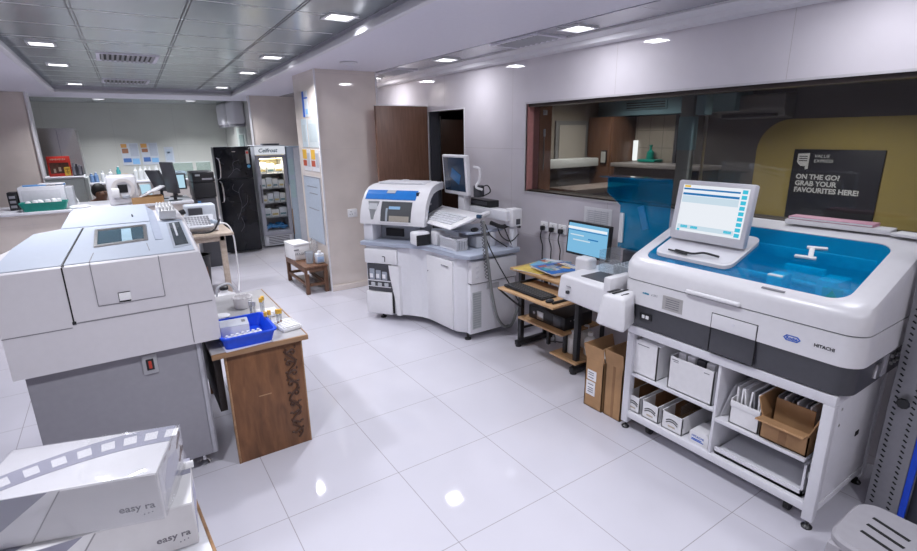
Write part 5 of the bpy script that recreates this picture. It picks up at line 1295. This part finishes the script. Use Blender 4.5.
t = thing('steel_cabinet', 'pale blue steel cabinet with taped notices between the cooler and the column', 'cabinet', (2.6, 9.0, 0))
PB = mat('pale blue steel', (.45, .55, .64), .35)
P().box(2.395, 2.72, 8.72, 9.2, .0, 1.64, .006).out('body', PB, t)
P().box(2.397, 2.50, 8.712, 8.722, .03, 1.62, .003).out('door', PB, t)
P().box(2.505, 2.718, 8.712, 8.722, .03, 1.62, .003).out('door', mat('white steel', (.66, .69, .74), .35), t)
for z0, z1 in ((1.18, 1.44), (.80, 1.10)): P().box(2.405, 2.485, 8.708, 8.713, z0, z1).out('notice', mat('blue green notice', (.42, .58, .60), .6), t)
P().box(2.38, 2.394, 8.70, 8.72, .36, 1.02).out('side_strip', mat('white strip', (.66, .66, .66), .5), t)
P().box(2.384, 2.394, 8.69, 8.70, .18, .62).out('amber_strip', mat('amber strip', (.32, .16, .04), .5), t)
P().box(2.05, 2.30, 8.75, 8.95, 1.666, 1.69, .004).top('document_tray', DARK, 'flat dark tray lying on top of the display cooler', 'tray')
struct(P().box(2.95, 3.12, 9.70, 9.722, 1.62, 2.05), 'window_2', mat('dark blue window', (.05, .07, .10), .1))
struct(P().box(2.93, 3.14, 9.705, 9.725, 1.60, 2.07), 'trim_30', DARK)

# low wooden bench beside the column
t = thing('wooden_bench', 'low worn wooden bench standing beside the column', 'bench', (1.77, 6.1, 0))
bx0, bx1, by0, by1, bz = 1.635, 1.912, 5.69, 6.50, .335
for k in range(3): P().box(bx0+.093*k, bx0+.093*k+.091, by0, by1, bz-.025, bz, .004).out('seat_plank', STOOLW, t)
for x in (bx0+.025, bx1-.027):
    for y in (by0+.03, by1-.03): P().box(x-.022, x+.022, y-.022, y+.022, 0, bz-.025, .003).out('leg', STOOLW, t)
for x in (bx0+.025, bx1-.027): P().box(x-.012, x+.012, by0+.05, by1-.05, .09, .125, .003).out('stretcher', STOOLW, t)
for y in (by0+.03, by1-.03):
    P().box(bx0+.045, bx1-.047, y-.012, y+.012, .09, .125, .003).out('stretcher', STOOLW, t)
    P().box(bx0+.045, bx1-.047, y-.012, y+.012, bz-.075, bz-.025, .003).out('apron', STOOLW, t)
for x in (bx0+.012, bx1-.014): P().box(x-.010, x+.010, by0+.05, by1-.05, bz-.075, bz-.025, .003).out('apron', STOOLW, t)
P().box(bx0+.03, bx0+.05, by0+.004, by0+.008, .25, .29).out('white_tag', PAPER, t)
t = thing('foam_box', 'white styrofoam box on the wooden bench', 'box', (1.72, 6.2, .336))
P().obox((1.725, 6.24, .425), (.20, .30, .175), (0, 0, 6), .008).out('box', BRIGHTW, t)
P().obox((1.725, 6.24, .527), (.21, .31, .03), (0, 0, 6), .008).out('lid', BRIGHTW, t)
text('FRAGILE', .04, (1.650, 6.078, .40), (1, .1, 0), (0, 0, 1), GREYINK, parent=t)
P().box(1.64, 1.70, 6.078, 6.084, .46, .475).out('print_line', GREYINK, t)
t = thing('jerrycan', 'small white jerrycan with a pale blue label on the wooden bench', 'canister', (1.86, 5.80, .336))
P().box(1.805, 1.905, 5.76, 5.84, .337, .46, .016, 3).out('body', mat('translucent canister', (.62, .66, .72), .3), t)
P().cyl((1.855, 5.80, .46), (1.855, 5.80, .485), .022, n=18).out('cap', BRIGHTW, t)
P().box(1.815, 1.895, 5.757, 5.761, .355, .42, .002).out('label', mat('blue canister label', (.35, .48, .68), .5), t)
t = thing('tumbler', 'clear plastic tub standing between the foam box and the jerrycan', 'tub', (1.755, 5.88, .336))
P().lathe([(.043, .337), (.050, .47), (.054, .472), (.054, .478), (.046, .478), (.040, .345)], (1.755, 5.87, 0), 24).out('wall', clear('cloudy plastic', (.88, .90, .92), haze=.35, hazecol=(.65, .68, .72)), t)
t = thing('plastic_bag', 'clear plastic bag leaning on the column above the wooden bench', 'bag', (1.87, 6.0, .336))
b = P().ball((1.868, 6.02, .47), .1, (.4, .9, 1.35), 3)
for v in b.bm.verts: v.co += Vector((random.uniform(-.006, .006), random.uniform(-.012, .012), random.uniform(-.012, .012)))
b.out('film', clear('thin bag film', (.93, .94, .96), refl=2., rough=.08, haze=.12, hazecol=(.7, .72, .75)), t)
t = thing('carton_stack', 'small grey carton under the wooden bench', 'box', (1.80, 6.2, 0))
P().box(1.70, 1.85, 6.05, 6.35, 0, .08, .004).out('carton', mat('grey carton', (.36, .34, .33), .6), t)
P().box(1.72, 1.83, 6.07, 6.33, .08, .084).out('lid', mat('grey carton lid', (.42, .4, .39), .6), t)

# papers on the column's left face (x = 1.93)
def sheet(name, y0, y1, z0, z1, label, m, parts, cat='poster'):
    t = thing(name, label, cat, (1.928, (y0+y1)/2, z0))
    P().box(1.9255, 1.9295, y0, y1, z0, z1).out('sheet', m, t)
    for nm, ya, yb, za, zb, mm in parts:
        P().box(1.924, 1.9258, y0+(y1-y0)*ya, y0+(y1-y0)*yb, z0+(z1-z0)*za, z0+(z1-z0)*zb).out(nm, mm, t)
sheet('poster', 5.95, 6.14, 2.01, 2.29, 'blue-edged leaflet high on the column\'s left face', mat('pale leaflet', (.62, .66, .70), .5), (('blue_edge', .65, 1, 0, 1, BLUEINK), ('heading', 0, .6, .70, .76, BLUEINK), ('picture', .08, .5, .1, .3, LBLUE)))
sheet('notice', 5.69, 6.02, 1.67, 1.98, 'large pale printed sheet in the middle of the column\'s left face', mat('grey green sheet', (.55, .60, .60), .6), (('print', .1, .9, .2, .85, mat('faint print', (.46, .52, .53), .6)),), 'notice')
sheet('notice', 6.06, 6.26, 1.67, 1.99, 'narrow pale sheet left of the large printed sheet on the column', mat('blue grey sheet', (.50, .58, .62), .6), (('print', .2, .8, .2, .8, mat('faint print', (.46, .52, .53), .6)),), 'notice')
for y0, y1, l in ((6.03, 6.30, 'left one of two yellow and red leaflets on the column\'s left face'), (5.73, 5.99, 'right one of two yellow and red leaflets on the column\'s left face')):
    sheet('leaflet', y0, y1, 1.40, 1.645, l, mat('leaflet white', (.66, .66, .68), .6), (('yellow_block', .45, 1, .55, 1, mat('amber print', (.72, .42, .05), .6)), ('red_block', .5, 1, .22, .5, mat('dark red print', (.45, .08, .04), .6)), ('grey_text', .05, .42, .2, .85, mat('faint print 2', (.45, .46, .5), .6))), 'leaflet')
sheet('whiteboard', 5.75, 6.36, .55, 1.335, 'pale blue whiteboard with a grey frame low on the column\'s left face', mat('whiteboard blue white', (.50, .57, .66), .25), (('frame_top', 0, 1, .985, 1, GREYP), ('frame_side', 0, .03, 0, 1, GREYP), ('writing', .2, .8, .84, .85, GREYINK), ('writing', .2, .7, .74, .75, GREYINK), ('writing', .2, .8, .50, .51, GREYINK)), 'whiteboard')

# ------------------------------------------------------------------ counter behind the big analyser and what stands on it
t = thing('counter', 'long white counter top on the half-height wall at the left', 'counter', (-1.2, 7.9, .966))
P().box(-3.19, .80, 7.54, 8.35, .967, 1.0, .004).out('worktop', WHITE, t)
t = thing('basket', 'green plastic basket of small white cups on the counter', 'basket', (-.75, 7.65, 1.0))
bo = rrect(-.95, -.565, 7.57, 7.73, .03, 4, 2); bt = rrect(-.985, -.525, 7.55, 7.75, .03, 4, 2); bi = rrect(-.975, -.535, 7.56, 7.74, .028, 4, 2); bf = rrect(-.94, -.575, 7.58, 7.72, .028, 4, 2)
P().loft([[(x, y, 1.001) for x, y in bo], [(x, y, 1.10) for x, y in bt], [(x, y, 1.10) for x, y in bi], [(x, y, 1.01) for x, y in bf]]).out('tub', TEAL, t)
for k, (x, y, h) in enumerate(((-.90, 7.63, .05), (-.84, 7.67, .06), (-.78, 7.62, .055), (-.72, 7.66, .065), (-.66, 7.63, .08), (-.62, 7.67, .07), (-.80, 7.70, .06))):
    t = thing('cup', ('leftmost', 'second', 'third', 'middle', 'tallest', 'rightmost', 'rear')[k]+' small white cup in the green basket', 'cup', (x, y, 1.03))
    P().lathe([(.026, 1.012), (.030, 1.06+h*.7), (.022, 1.075+h*.7), (.012, 1.08+h*.7)], (x, y, 0), 14).out('body', IVORY if k % 2 else BRIGHTW, t)
t = thing('printer', 'white box-shaped printer at the left on the counter', 'printer', (-.78, 8.0, 1.0))
P().box(-1.0, -.555, 7.86, 8.26, 1.0005, 1.262, .012).out('body', WHITE, t)
P().box(-.553, -.48, 7.88, 8.2, 1.0005, 1.235, .008).out('side_unit', mat('grey white side', (.52, .53, .56), .4), t)
P().box(-.97, -.60, 7.856, 7.862, 1.03, 1.22, .003).out('front_panel', mat('grey white front', (.62, .62, .66), .4), t)
t = thing('papers', 'blue folder and white papers lying on the white printer', 'papers', (-.75, 8.05, 1.263))
P().obox((-.85, 8.0, 1.269), (.22, .16, .010), (0, 0, 8), .002).out('blue_folder', mat('sky folder', (.10, .30, .60), .5), t)
P().obox((-.68, 8.02, 1.279), (.24, .18, .012), (0, 0, -6), .002).out('sheets', PAPER, t)
P().obox((-.60, 8.06, 1.269), (.10, .16, .010), (0, 0, 4), .002).out('blue_folder', mat('sky folder', (.1, .3, .6), .5), t)
t = thing('power_strip', 'black box with cables at the far left end of the counter', 'box', (-1.06, 7.9, 1.0))
P().box(-1.10, -1.01, 7.84, 8.0, 1.0005, 1.21, .006).out('case', BLACK, t)
for k in range(3): P().box(-1.085, -1.03, 7.835, 7.842, 1.03+.055*k, 1.06+.055*k, .002).out('socket', GREYP, t)
t = thing('spray_tray', 'flat white dish with a thin white spout on the counter', 'dish', (-.43, 7.68, 1.0))
P().lathe([(.10, 1.0005), (.115, 1.015), (.09, 1.028), (.03, 1.03)], (-.43, 7.68, 0), 24).out('dish', BRIGHTW, t)
P().tube([(-.43, 7.68, 1.03), (-.435, 7.68, 1.08), (-.45, 7.68, 1.12)], .006, 8).out('spout', BRIGHTW, t)
t = thing('cabinet', 'pale grey-green waist-high cabinet behind the counter, under the red picture', 'cabinet', (-.62, 9.3, 0))
CB = mat('pale green grey cabinet', (.48, .52, .50), .4)
P().box(-.84, -.40, 9.15, 9.65, 0, 1.262, .008).out('body', CB, t)
P().box(-.85, -.385, 9.13, 9.67, 1.263, 1.288, .004).out('top', WHITE, t)
P().box(-.83, -.43, 9.135, 9.15, .05, 1.24, .004).out('door', CB, t)
P().box(-.395, -.355, 9.2, 9.6, 0, 1.26, .004).out('side_column', mat('pale side column', (.56, .60, .58), .4), t)
t = thing('picture', 'red framed picture board with a yellow medallion on the grey-green cabinet', 'picture', (-.68, 9.35, 1.289))
P().obox((-.66, 9.36, 1.43), (.27, .02, .28), (-6, 0, 0), .003).out('board', RED, t)
P().obox((-.66, 9.345, 1.405), (.22, .01, .15), (-6, 0, 0)).out('brown_field', mat('dark brown field', (.10, .035, .02), .6, var=.5, scale=25), t)
b = P()
for k in range(9): b.obox((-.745+.020*k, 9.352, 1.528), (.014, .012, .016+.006*(k % 2)), (-6, 0, 0))
b.out('heading_print', mat('cream heading', (.72, .60, .45), .6), t)
for k in range(3): P().obox((-.72+.06*k, 9.339, 1.37+.02*(k % 2)), (.03, .006, .06), (-6, 0, 0), .003).out('figure_patch', mat('cream patch', (.5, .38, .28), .6), t)
md = P().box(-.61, -.54, 9.300, 9.312, 1.30, 1.42, .016).out('medallion', mat('yellow medallion', (.72, .45, .04), .5), t)
b = P(); b.box(-.597, -.553, 9.296, 9.301, 1.385, 1.395); b.box(-.597, -.553, 9.296, 9.301, 1.345, 1.355); b.box(-.58, -.57, 9.296, 9.301, 1.32, 1.40)
b.out('medallion_mark', mat('brown mark', (.3, .15, .02), .5), md)
t = thing('desk_organizer', 'dark file organiser beside the red picture', 'organiser', (-.46, 9.4, 1.289))
P().box(-.52, -.40, 9.32, 9.48, 1.289, 1.42, .004).out('body', mat('dark grey organiser', (.10, .10, .12), .5), t)
for k in range(3): P().box(-.51+.035*k, -.485+.035*k, 9.31, 9.40, 1.30, 1.47-.015*k, .002).out('file', (GREYP, DARK, GREYP)[k], t)
t = thing('steel_hood', 'tall stainless steel hood with a rounded top behind the left pillar', 'hood', (-.72, 11.2, 0))
hood = [(-1.0, .9)]+[(-.43, .9), (-.44, 1.35), (-.452, 1.80)]+[(-.50+.045*math.cos(R(a)), 1.94+.045*math.sin(R(a))) for a in (0, 30, 60, 90)]+[(-1.0, 1.985)]
P().prism(hood, 'xz', 11.0, 11.7, .01).out('shell', STEEL, t)
P().box(-1.0, -.43, 11.02, 11.68, 0, .9, .006).out('base', mat('steel base', (.30, .31, .31), .4, metal=.5), t)
P().box(-.72, -.712, 10.994, 11.002, .95, 1.95).out('seam', GREYP, t)
# white ring-fronted analyser, carton, monitors
t = thing('analyzer', 'small white analyser with a ring-shaped front on the counter', 'analyzer', (.04, 7.75, 1.0))
P().box(-.125, .195, 7.60, 7.95, 1.0005, 1.36, .03, 3).out('housing', WHITE2, t)
b = P(); ro = [(.045+.125*math.cos(R(a)), 1.20+.125*math.sin(R(a))) for a in range(0, 360, 15)]; ri_ = [(.045+.085*math.cos(R(a)), 1.20+.085*math.sin(R(a))) for a in range(0, 360, 15)]
frame(b, ro, ri_, 'xz', 7.585, 7.603); b.out('ring', mat('warm white ring', (.66, .63, .61), .4), t)
P().box(-.01, .09, 7.592, 7.602, 1.15, 1.25, .004).out('opening', BLACK, t)
P().box(-.085, .0, 7.54, 7.60, 1.10, 1.21, .012).out('front_box', BRIGHTW, t)
P().box(.02, .10, 7.57, 7.60, 1.08, 1.12, .005).out('sample_tray', mat('grey sample tray', (.4, .42, .46), .4), t)
t = thing('tray', 'brown open carton of white rolled papers on the counter', 'box', (.27, 7.62, 1.0))
b = P(); b.box(.11, .46, 7.545, 7.551, 1.0005, 1.085); b.box(.205, .46, 7.80, 7.806, 1.0005, 1.085); b.box(.20, .206, 7.59, 7.80, 1.0005, 1.085); b.box(.454, .46, 7.55, 7.80, 1.0005, 1.085); b.box(.20, .46, 7.55, 7.80, 1.0005, 1.006); b.box(.11, .20, 7.551, 7.59, 1.0005, 1.006)
b.out('carton', mat('bright tan cardboard', (.46, .27, .12), .7), t)
for k in range(5): P().obox((.25+.04*k, 7.68+.02*(k % 2), 1.09+.02*k), (.16, .16, .02), (random.uniform(-12, 12), -22, random.uniform(-20, 20)), .004).out('paper', PAPER, t)
def monitor(label, c, rz, tilt, w_, h_, front=None):
    t = thing('computer_monitor', label, 'monitor', c, rz, world=False)
    P().lathe([(.08, 0.0005), (.08, .008), (.02, .014), (.018, .12)], (0, .03, 0), 16).out('stand', BLACK, t)
    P().obox((0, 0, .10+h_/2), (w_, .03, h_), (tilt, 0, 0), .006).out('bezel', DARK, t)
    if front: P().obox((0, -.017, .10+h_/2), (w_-.04, .004, h_-.04), (tilt, 0, 0)).out('screen', front, t)
    else: P().obox((0, .03, .10+h_/2), (w_*.6, .04, h_*.6), (tilt, 0, 0), .012).out('back_shell', BLACK, t)
monitor('dark monitor seen edge-on, standing tallest on the counter', (.575, 7.68, 1.0), -68, 6, .30, .40)
monitor('dark monitor tilted back, left of the tallest one on the counter', (.45, 8.0, 1.0), -62, 22, .30, .30)
monitor('monitor with a bright pale blue screen on the counter', (.66, 8.2, 1.0), -6, -8, .30, .22, emis('pale blue screen', (.50, .75, .90), .95))
t = thing('tablet', 'small tablet glowing pale blue behind the carton on the counter', 'tablet', (.34, 8.02, 1.0))
P().obox((.30, 8.05, 1.13), (.14, .012, .18), (-14, 0, 12), .004).out('case', BRIGHTW, t)
P().obox((.301, 8.042, 1.13), (.12, .004, .15), (-14, 0, 12)).out('screen', emis('pale blue screen', (.5, .75, .9), .95), t)
t = thing('printer', 'black printer on a dark stand left of the black refrigerator', 'printer', (1.0, 8.0, 0))
P().box(.86, 1.12, 7.85, 8.3, 0, .99, .006).out('stand', DARK, t)
P().box(.85, 1.13, 7.83, 8.32, .995, 1.20, .012).out('lower_body', BLACK, t)
P().box(.85, 1.13, 7.83, 8.32, 1.205, 1.345, .014).out('upper_body', BLACK, t)
P().box(.89, .95, 7.825, 7.832, 1.29, 1.315, .002).out('display', mat('grey display', (.35, .37, .4), .3), t)
P().box(.97, 1.10, 7.822, 7.832, 1.235, 1.26, .003).out('paper_slot', GREYP, t)
P().box(.88, .92, 7.845, 7.852, .80, .95, .003).out('blue_light_strip', mat('blue strip', (.05, .2, .45), .4), t)

# pale wooden desk in front of the fridge with the white device and keypad
t = thing('wooden_desk', 'pale wooden desk behind the big analyser, under the keypad device', 'desk', (.75, 6.6, 0))
P().box(.30, 1.02, 6.22, 6.92, .712, .745, .008).out('desktop', DESKW, t)
for x, y in ((.90, 6.30), (.98, 6.86), (.34, 6.30), (.34, 6.86)): P().box(x-.03, x+.03, y-.03, y+.03, 0, .712, .004).out('leg', DESKW, t)
P().box(.34, .92, 6.27, 6.30, .65, .712, .003).out('apron', DESKW, t)
t = thing('printer', 'white label printer with a grey keypad on the pale wooden desk', 'printer', (.75, 6.6, .746))
P().box(.50, .90, 6.42, 6.80, .7455, .86, .02, 3).out('base', WHITE2, t)
P().hexa([(.52, 6.30, .80), (.84, 6.34, .80), (.88, 6.60, .90), (.55, 6.58, .90), (.52, 6.30, .83), (.84, 6.34, .83), (.88, 6.60, .93), (.55, 6.58, .93)], .008).out('keypad_panel', mat('silver grey panel', (.46, .47, .50), .35), t)
b = P()
for i in range(5):
    for j in range(8): b.obox((.58+.032*j, 6.37+.040*i, .847+.0153*i), (.024, .028, .012), (20, 0, 4), .002, 1)
b.out('keys', GREYINK, t)
P().box(.60, .93, 6.70, 6.90, .7455, 1.03, .02, 3).out('rear_housing', mat('pale blue white housing', (.60, .64, .70), .35), t)
P().box(.63, .78, 6.64, 6.72, .88, 1.0, .01).out('dark_module', DARK, t)
P().tube([(.82, 6.4, .86), (.86, 6.42, .845), (.90, 6.45, .83)], .03, 8).out('handset', mat('blue grey handset', (.35, .42, .50), .4), t)
t = thing('desk_phone', 'black curved device at the left end of the pale wooden desk', 'device', (.5, 6.5, .746))
P().tube([(.40, 6.45, .76), (.44, 6.47, .88), (.50, 6.5, .96), (.58, 6.52, .99)], .03, 8).out('arm', BLACK, t)
P().box(.35, .47, 6.38, 6.56, .7455, .775, .008).out('base', BLACK, t)
P().box(.37, .485, 6.62, 6.74, .7455, .98, .03, 3).out('white_body', WHITE2, t)
t = thing('cable', 'white cable looping from the pale wooden desk to the floor', 'cable', (1.03, 6.5, 0))
P().tube([(.92, 6.5, .83), (1.0, 6.47, .80), (1.045, 6.45, .68), (1.05, 6.44, .40), (1.04, 6.42, .15), (1.0, 6.30, .02)], .009, 8).out('cord', PAPER, t)
t = thing('black_cable', 'black cable across the front of the pale wooden desk', 'cable', (.7, 6.2, .7))
P().tube([(.48, 6.25, .80), (.62, 6.24, .778), (.80, 6.25, .775), (.90, 6.28, .90)], .011, 8).out('cord', BLACK, t)
t = thing('waste_bin', 'black bin under the pale wooden desk', 'bin', (.72, 6.75, 0))
P().lathe([(.11, 0), (.14, .42), (.145, .43), (.13, .43), (.1, .02)], (.66, 6.72, 0), 20).out('bin', BLACK, t)
P().box(.60, .74, 6.58, 6.60, .15, .30, .003).out('brown_label', mat('brown label', (.16, .07, .04), .6), t)
t = thing('water_can', 'white round water can with a black handle on the floor behind the brown table', 'can', (.72, 5.3, 0))
P().lathe([(.13, 0), (.15, .04), (.15, .22), (.10, .30), (.035, .33), (.035, .36)], (.70, 5.25, 0), 24).out('body', WHITE2, t)
P().lathe([(.042, .355), (.042, .385), (.03, .39)], (.70, 5.25, 0), 16).out('cap', BLACK, t)
P().tube([(.62, 5.2, .30), (.64, 5.18, .40), (.74, 5.2, .42), (.80, 5.25, .33)], .010, 8).out('handle', mat('grey handle', (.45, .46, .48), .4), t)
t = thing('bag', 'white carrier bag on the floor behind the brown table', 'bag', (.74, 4.7, 0))
b = P().ball((.70, 4.72, .15), .15, (.8, .9, 1.0), 3)
for v in b.bm.verts: v.co += Vector((random.uniform(-.008, .008), random.uniform(-.008, .008), 0)); v.co.z = max(v.co.z, .001)
b.out('sack', BRIGHTW, t)
P().box(.68, .80, 4.58, 4.584, .17, .19).out('red_print', mat('red brown print', (.45, .15, .06), .6), t)

# ------------------------------------------------------------------ rear wall
def rposter(name, x0, x1, z0, z1, label, parts, cat='poster', m=None):
    t = thing(name, label, cat, ((x0+x1)/2, 13.89, z0))
    P().box(x0, x1, 13.885, 13.899, z0, z1).out('sheet', m or mat('poster paper', (.58, .62, .68), .5), t)
    for nm, xa, xb, za, zb, mm in parts: P().box(x0+(x1-x0)*xa, x0+(x1-x0)*xb, 13.880, 13.886, z0+(z1-z0)*za, z0+(z1-z0)*zb).out(nm, mm, t)
DB = mat('poster blue', (.08, .18, .45), .5); OR = mat('poster orange', (.62, .33, .10), .5); BR = mat('poster brown', (.35, .17, .10), .5)
rposter('poster', .175, .515, 1.22, 1.705, 'left one of two large orange and blue posters on the rear wall', (('orange_head', .02, .35, .8, .97, OR), ('brown_block', .05, .4, .55, .76, BR), ('blue_block', .05, .5, .14, .32, DB), ('text_block', .5, .95, .4, .95, mat('poster text', (.46, .50, .58), .6)), ('text_block', .55, .95, .05, .3, LBLUE)))
rposter('poster', .555, .895, 1.22, 1.705, 'right one of two large orange and blue posters on the rear wall', (('orange_head', .02, .38, .78, .97, OR), ('brown_block', .05, .4, .58, .74, BR), ('blue_block', .08, .48, .14, .34, DB), ('text_block', .5, .95, .4, .95, mat('poster text', (.46, .5, .58), .6)), ('text_block', .55, .95, .1, .3, LBLUE)))
rposter('poster', 1.015, 1.205, 1.25, 1.605, 'small pale blue poster right of the two large ones on the rear wall', (('print', .15, .85, .15, .85, mat('pale print', (.48, .56, .66), .6)), ('mark', .3, .6, .6, .7, LBLUE)))
t = thing('bench', 'long white bench along the rear wall', 'bench', (.6, 13.4, 0))
P().box(-.55, 2.30, 13.1, 13.88, .88, .92, .004).out('worktop', WHITE, t)
P().box(-.53, 2.28, 13.15, 13.86, 0, .88).out('cabinet', mat('beige bench front', (.42, .38, .36), .5), t)
BT = (mat('rear bottle white', (.62, .64, .64), .4), mat('rear bottle blue', (.14, .24, .42), .4), mat('rear bottle teal', (.05, .28, .28), .4))
rb_ = [(-.44, .18, 1, 'blue pack'), (-.36, .20, 1, 'second blue pack'), (-.24, .22, 0, 'white bottle'), (-.17, .13, 1, 'small dark blue bottle'), (-.10, .24, 0, 'slim white bottle'),
       (.05, .30, 2, 'tall teal bottle'), (.36, .27, 0, 'leftmost white jar'), (.46, .28, 0, 'second white jar'), (.55, .28, 0, 'third white jar'), (.63, .27, 0, 'fourth white jar'), (.76, .29, 0, 'fifth white jar'), (.86, .30, 0, 'rightmost white jar')]
for x, h, c, l in rb_:
    t = thing('bottle', l+' on the long rear bench', 'bottle', (x, 13.3, .92), group='bottles on the rear bench')
    P().lathe([(.036, .9205), (.040, .93), (.040, .92+h*.75), (.022, .92+h*.85), (.020, .92+h)], (x, 13.3, 0), 14).out('body', BT[c], t)
    P().cyl((x, 13.3, .92+h), (x, 13.3, .935+h), .023, n=12).out('cap', WHITE if c else BT[0], t)
t = thing('tissue_box', 'tan and black packs lying at the middle of the rear bench', 'packs', (.2, 13.4, .92))
P().box(.08, .22, 13.42, 13.6, .9205, 1.06, .006).out('tan_pack', mat('tan pack', (.45, .33, .2), .6), t)
P().box(.22, .40, 13.42, 13.6, 1.02, 1.05, .003).out('black_pack', BLACK, t)
P().box(.23, .39, 13.42, 13.6, .9205, 1.02, .003).out('white_pack', PAPER, t)
GLS = clear('bench glass screen', (.80, .88, .85), refl=1.2, haze=.10, hazecol=(.45, .52, .5))
for x0, x1, l in ((.93, 1.48, 'wide clear glass screen on the rear bench'), (1.55, 1.85, 'narrow clear glass screen on the rear bench beside the refrigerator')):
    t = thing('glass_screen', l, 'screen', ((x0+x1)/2, 13.12, .92))
    P().box(x0, x1, 13.12, 13.128, .921, 1.26, .002).out('pane', GLS, t)
    P().box(x0, x1, 13.115, 13.133, 1.26, 1.275, .002).out('top_rail', mat('pale rail', (.55, .6, .58), .4), t)
t = thing('plastic_bundle', 'crumpled clear plastic bundle on the rear bench behind the monitors', 'bundle', (1.15, 12.9, .92))
b = P().ball((1.15, 13.4, 1.012), .16, (1.4, .7, .48), 3)
for v in b.bm.verts: v.co += Vector([random.uniform(-.015, .015) for _ in range(3)])
b.out('film', mat('lilac film', (.42, .43, .55), .25), t)
# person seated behind the counter: head bent down over the bench
SKIN = mat('brown skin', (.20, .095, .055), .5, var=.06); HAIR = mat('black hair', (.012, .010, .010), .6)
t = thing('person', 'person with black hair in a blue top sitting bent over behind the counter', 'person', (-.28, 9.0, 0))
me = bpy.data.meshes.new('body')
V_ = [(-.28, 9.05, .48), (-.28, 9.05, .62), (-.28, 9.02, .78), (-.27, 8.98, .90), (-.235, 8.93, .955), (-.22, 8.90, 1.03), (-.22, 8.885, 1.10),
      (-.42, 9.02, .87), (-.46, 8.90, .70), (-.36, 8.70, .72), (-.12, 9.02, .86), (-.08, 8.90, .72), (-.13, 8.72, .80), (-.13, 8.68, .84),
      (-.37, 9.03, .46), (-.38, 8.68, .46), (-.38, 8.66, .10), (-.38, 8.55, .04), (-.19, 9.03, .46), (-.18, 8.68, .46), (-.18, 8.66, .10), (-.18, 8.55, .04)]
E_ = [(0,1),(1,2),(2,3),(3,4),(4,5),(5,6),(3,7),(7,8),(8,9),(3,10),(10,11),(11,12),(12,13),(0,14),(14,15),(15,16),(16,17),(0,18),(18,19),(19,20),(20,21)]
RAD = [.13,.12,.13,.09,.05,.085,.075,.055,.042,.035,.055,.042,.036,.035,.085,.06,.045,.035,.085,.06,.045,.035]
me.from_pydata(V_, E_, []); o = bpy.data.objects.new('body', me); COL.objects.link(o); o.parent = t; me.transform(SP[t.name]); SP['body'] = SP[t.name]
sk = o.modifiers.new('skin', 'SKIN'); 
if not me.skin_vertices: me.attributes.new('x', 'FLOAT', 'POINT')
for i, sv in enumerate(me.skin_vertices[0].data): sv.radius = (RAD[i], RAD[i]); sv.use_root = (i == 0)
ss = o.modifiers.new('sub', 'SUBSURF'); ss.levels = 2; ss.render_levels = 2
me.materials.append(SKIN)
P().ball((-.245, 8.955, 1.09), .094, (.98, 1.08, 1.12), 3).out('hair', HAIR, t)
P().ball((-.195, 8.835, 1.04), .018, (.8, 1.2, 1.0), 2).out('nose', SKIN, t)
for s_ in (-.03, .03): P().ball((-.205+s_, 8.83, 1.065), .010, (1.2, .7, .7), 2).out('eye', HAIR, t)
b = P().loft([[(-.28+a*math.cos(R(q)), 9.0+c*math.sin(R(q))+dy, z) for q in range(0, 360, 20)] for a, c, dy, z in ((.15, .13, .05, .44), (.155, .135, .04, .62), (.175, .14, .0, .80), (.14, .115, -.03, .89), (.07, .07, -.07, .945))])
b.out('top', mat('blue top', (.03, .22, .50), .7), t)
t = thing('stool', 'stool under the person behind the counter', 'stool', (-.28, 9.1, 0))
P().lathe([(.11, .30), (.12, .31), (.12, .335), (.10, .34)], (-.28, 9.05, 0), 24).out('seat', BLACK, t)
P().cyl((-.28, 9.05, 0.02), (-.28, 9.05, .30), .03, n=14).out('post', STEEL, t)
P().lathe([(.13, 0), (.13, .015), (.04, .03)], (-.28, 9.0, 0), 24).out('base', STEEL, t)
# far side wall: door and the two white duct casings above it
struct(P().box(2.385, 2.40, 11.6, 12.5, 0, 2.0), 'door_2', mat('pale green door', (.48, .54, .50), .4))
struct(P().box(2.375, 2.388, 11.8, 12.25, .9, 1.85), 'window_3', mat('greenish door glass', (.30, .40, .38), .1))
for y0, y1, l in ((12.75, 13.5, 'white rounded duct casing high in the rear corner, far one'), (11.5, 12.3, 'white rounded duct casing high in the rear corner, near one')):
    t = thing('duct_casing', l, 'duct', (2.3, (y0+y1)/2, 2.05))
    P().box(2.18, 2.40, y0, y1, 2.06, 2.54, .06, 4).out('casing', FASCIA, t)
    P().box(2.20, 2.39, y0+.03, y1-.03, 2.02, 2.065, .004).out('bottom_lip', GREYP, t)
S.render.film_transparent = False
w = bpy.data.worlds.new('world'); S.world = w; w.use_nodes = True
w.node_tree.nodes['Background'].inputs['Color'].default_value = (.75, .8, .95, 1)
w.node_tree.nodes['Background'].inputs['Strength'].default_value = .12
S.view_settings.view_transform = 'Standard'; S.view_settings.look = 'None'; S.view_settings.gamma = 1
S.view_settings.use_curve_mapping = False
S.view_settings.exposure = -0.02
S.cycles.use_denoising = True
S.cycles.max_bounces = 10; S.cycles.diffuse_bounces = 5; S.cycles.glossy_bounces = 5; S.cycles.transparent_max_bounces = 16
S.cycles.sample_clamp_indirect = 6.0
S.cycles.caustics_reflective = False; S.cycles.caustics_refractive = False
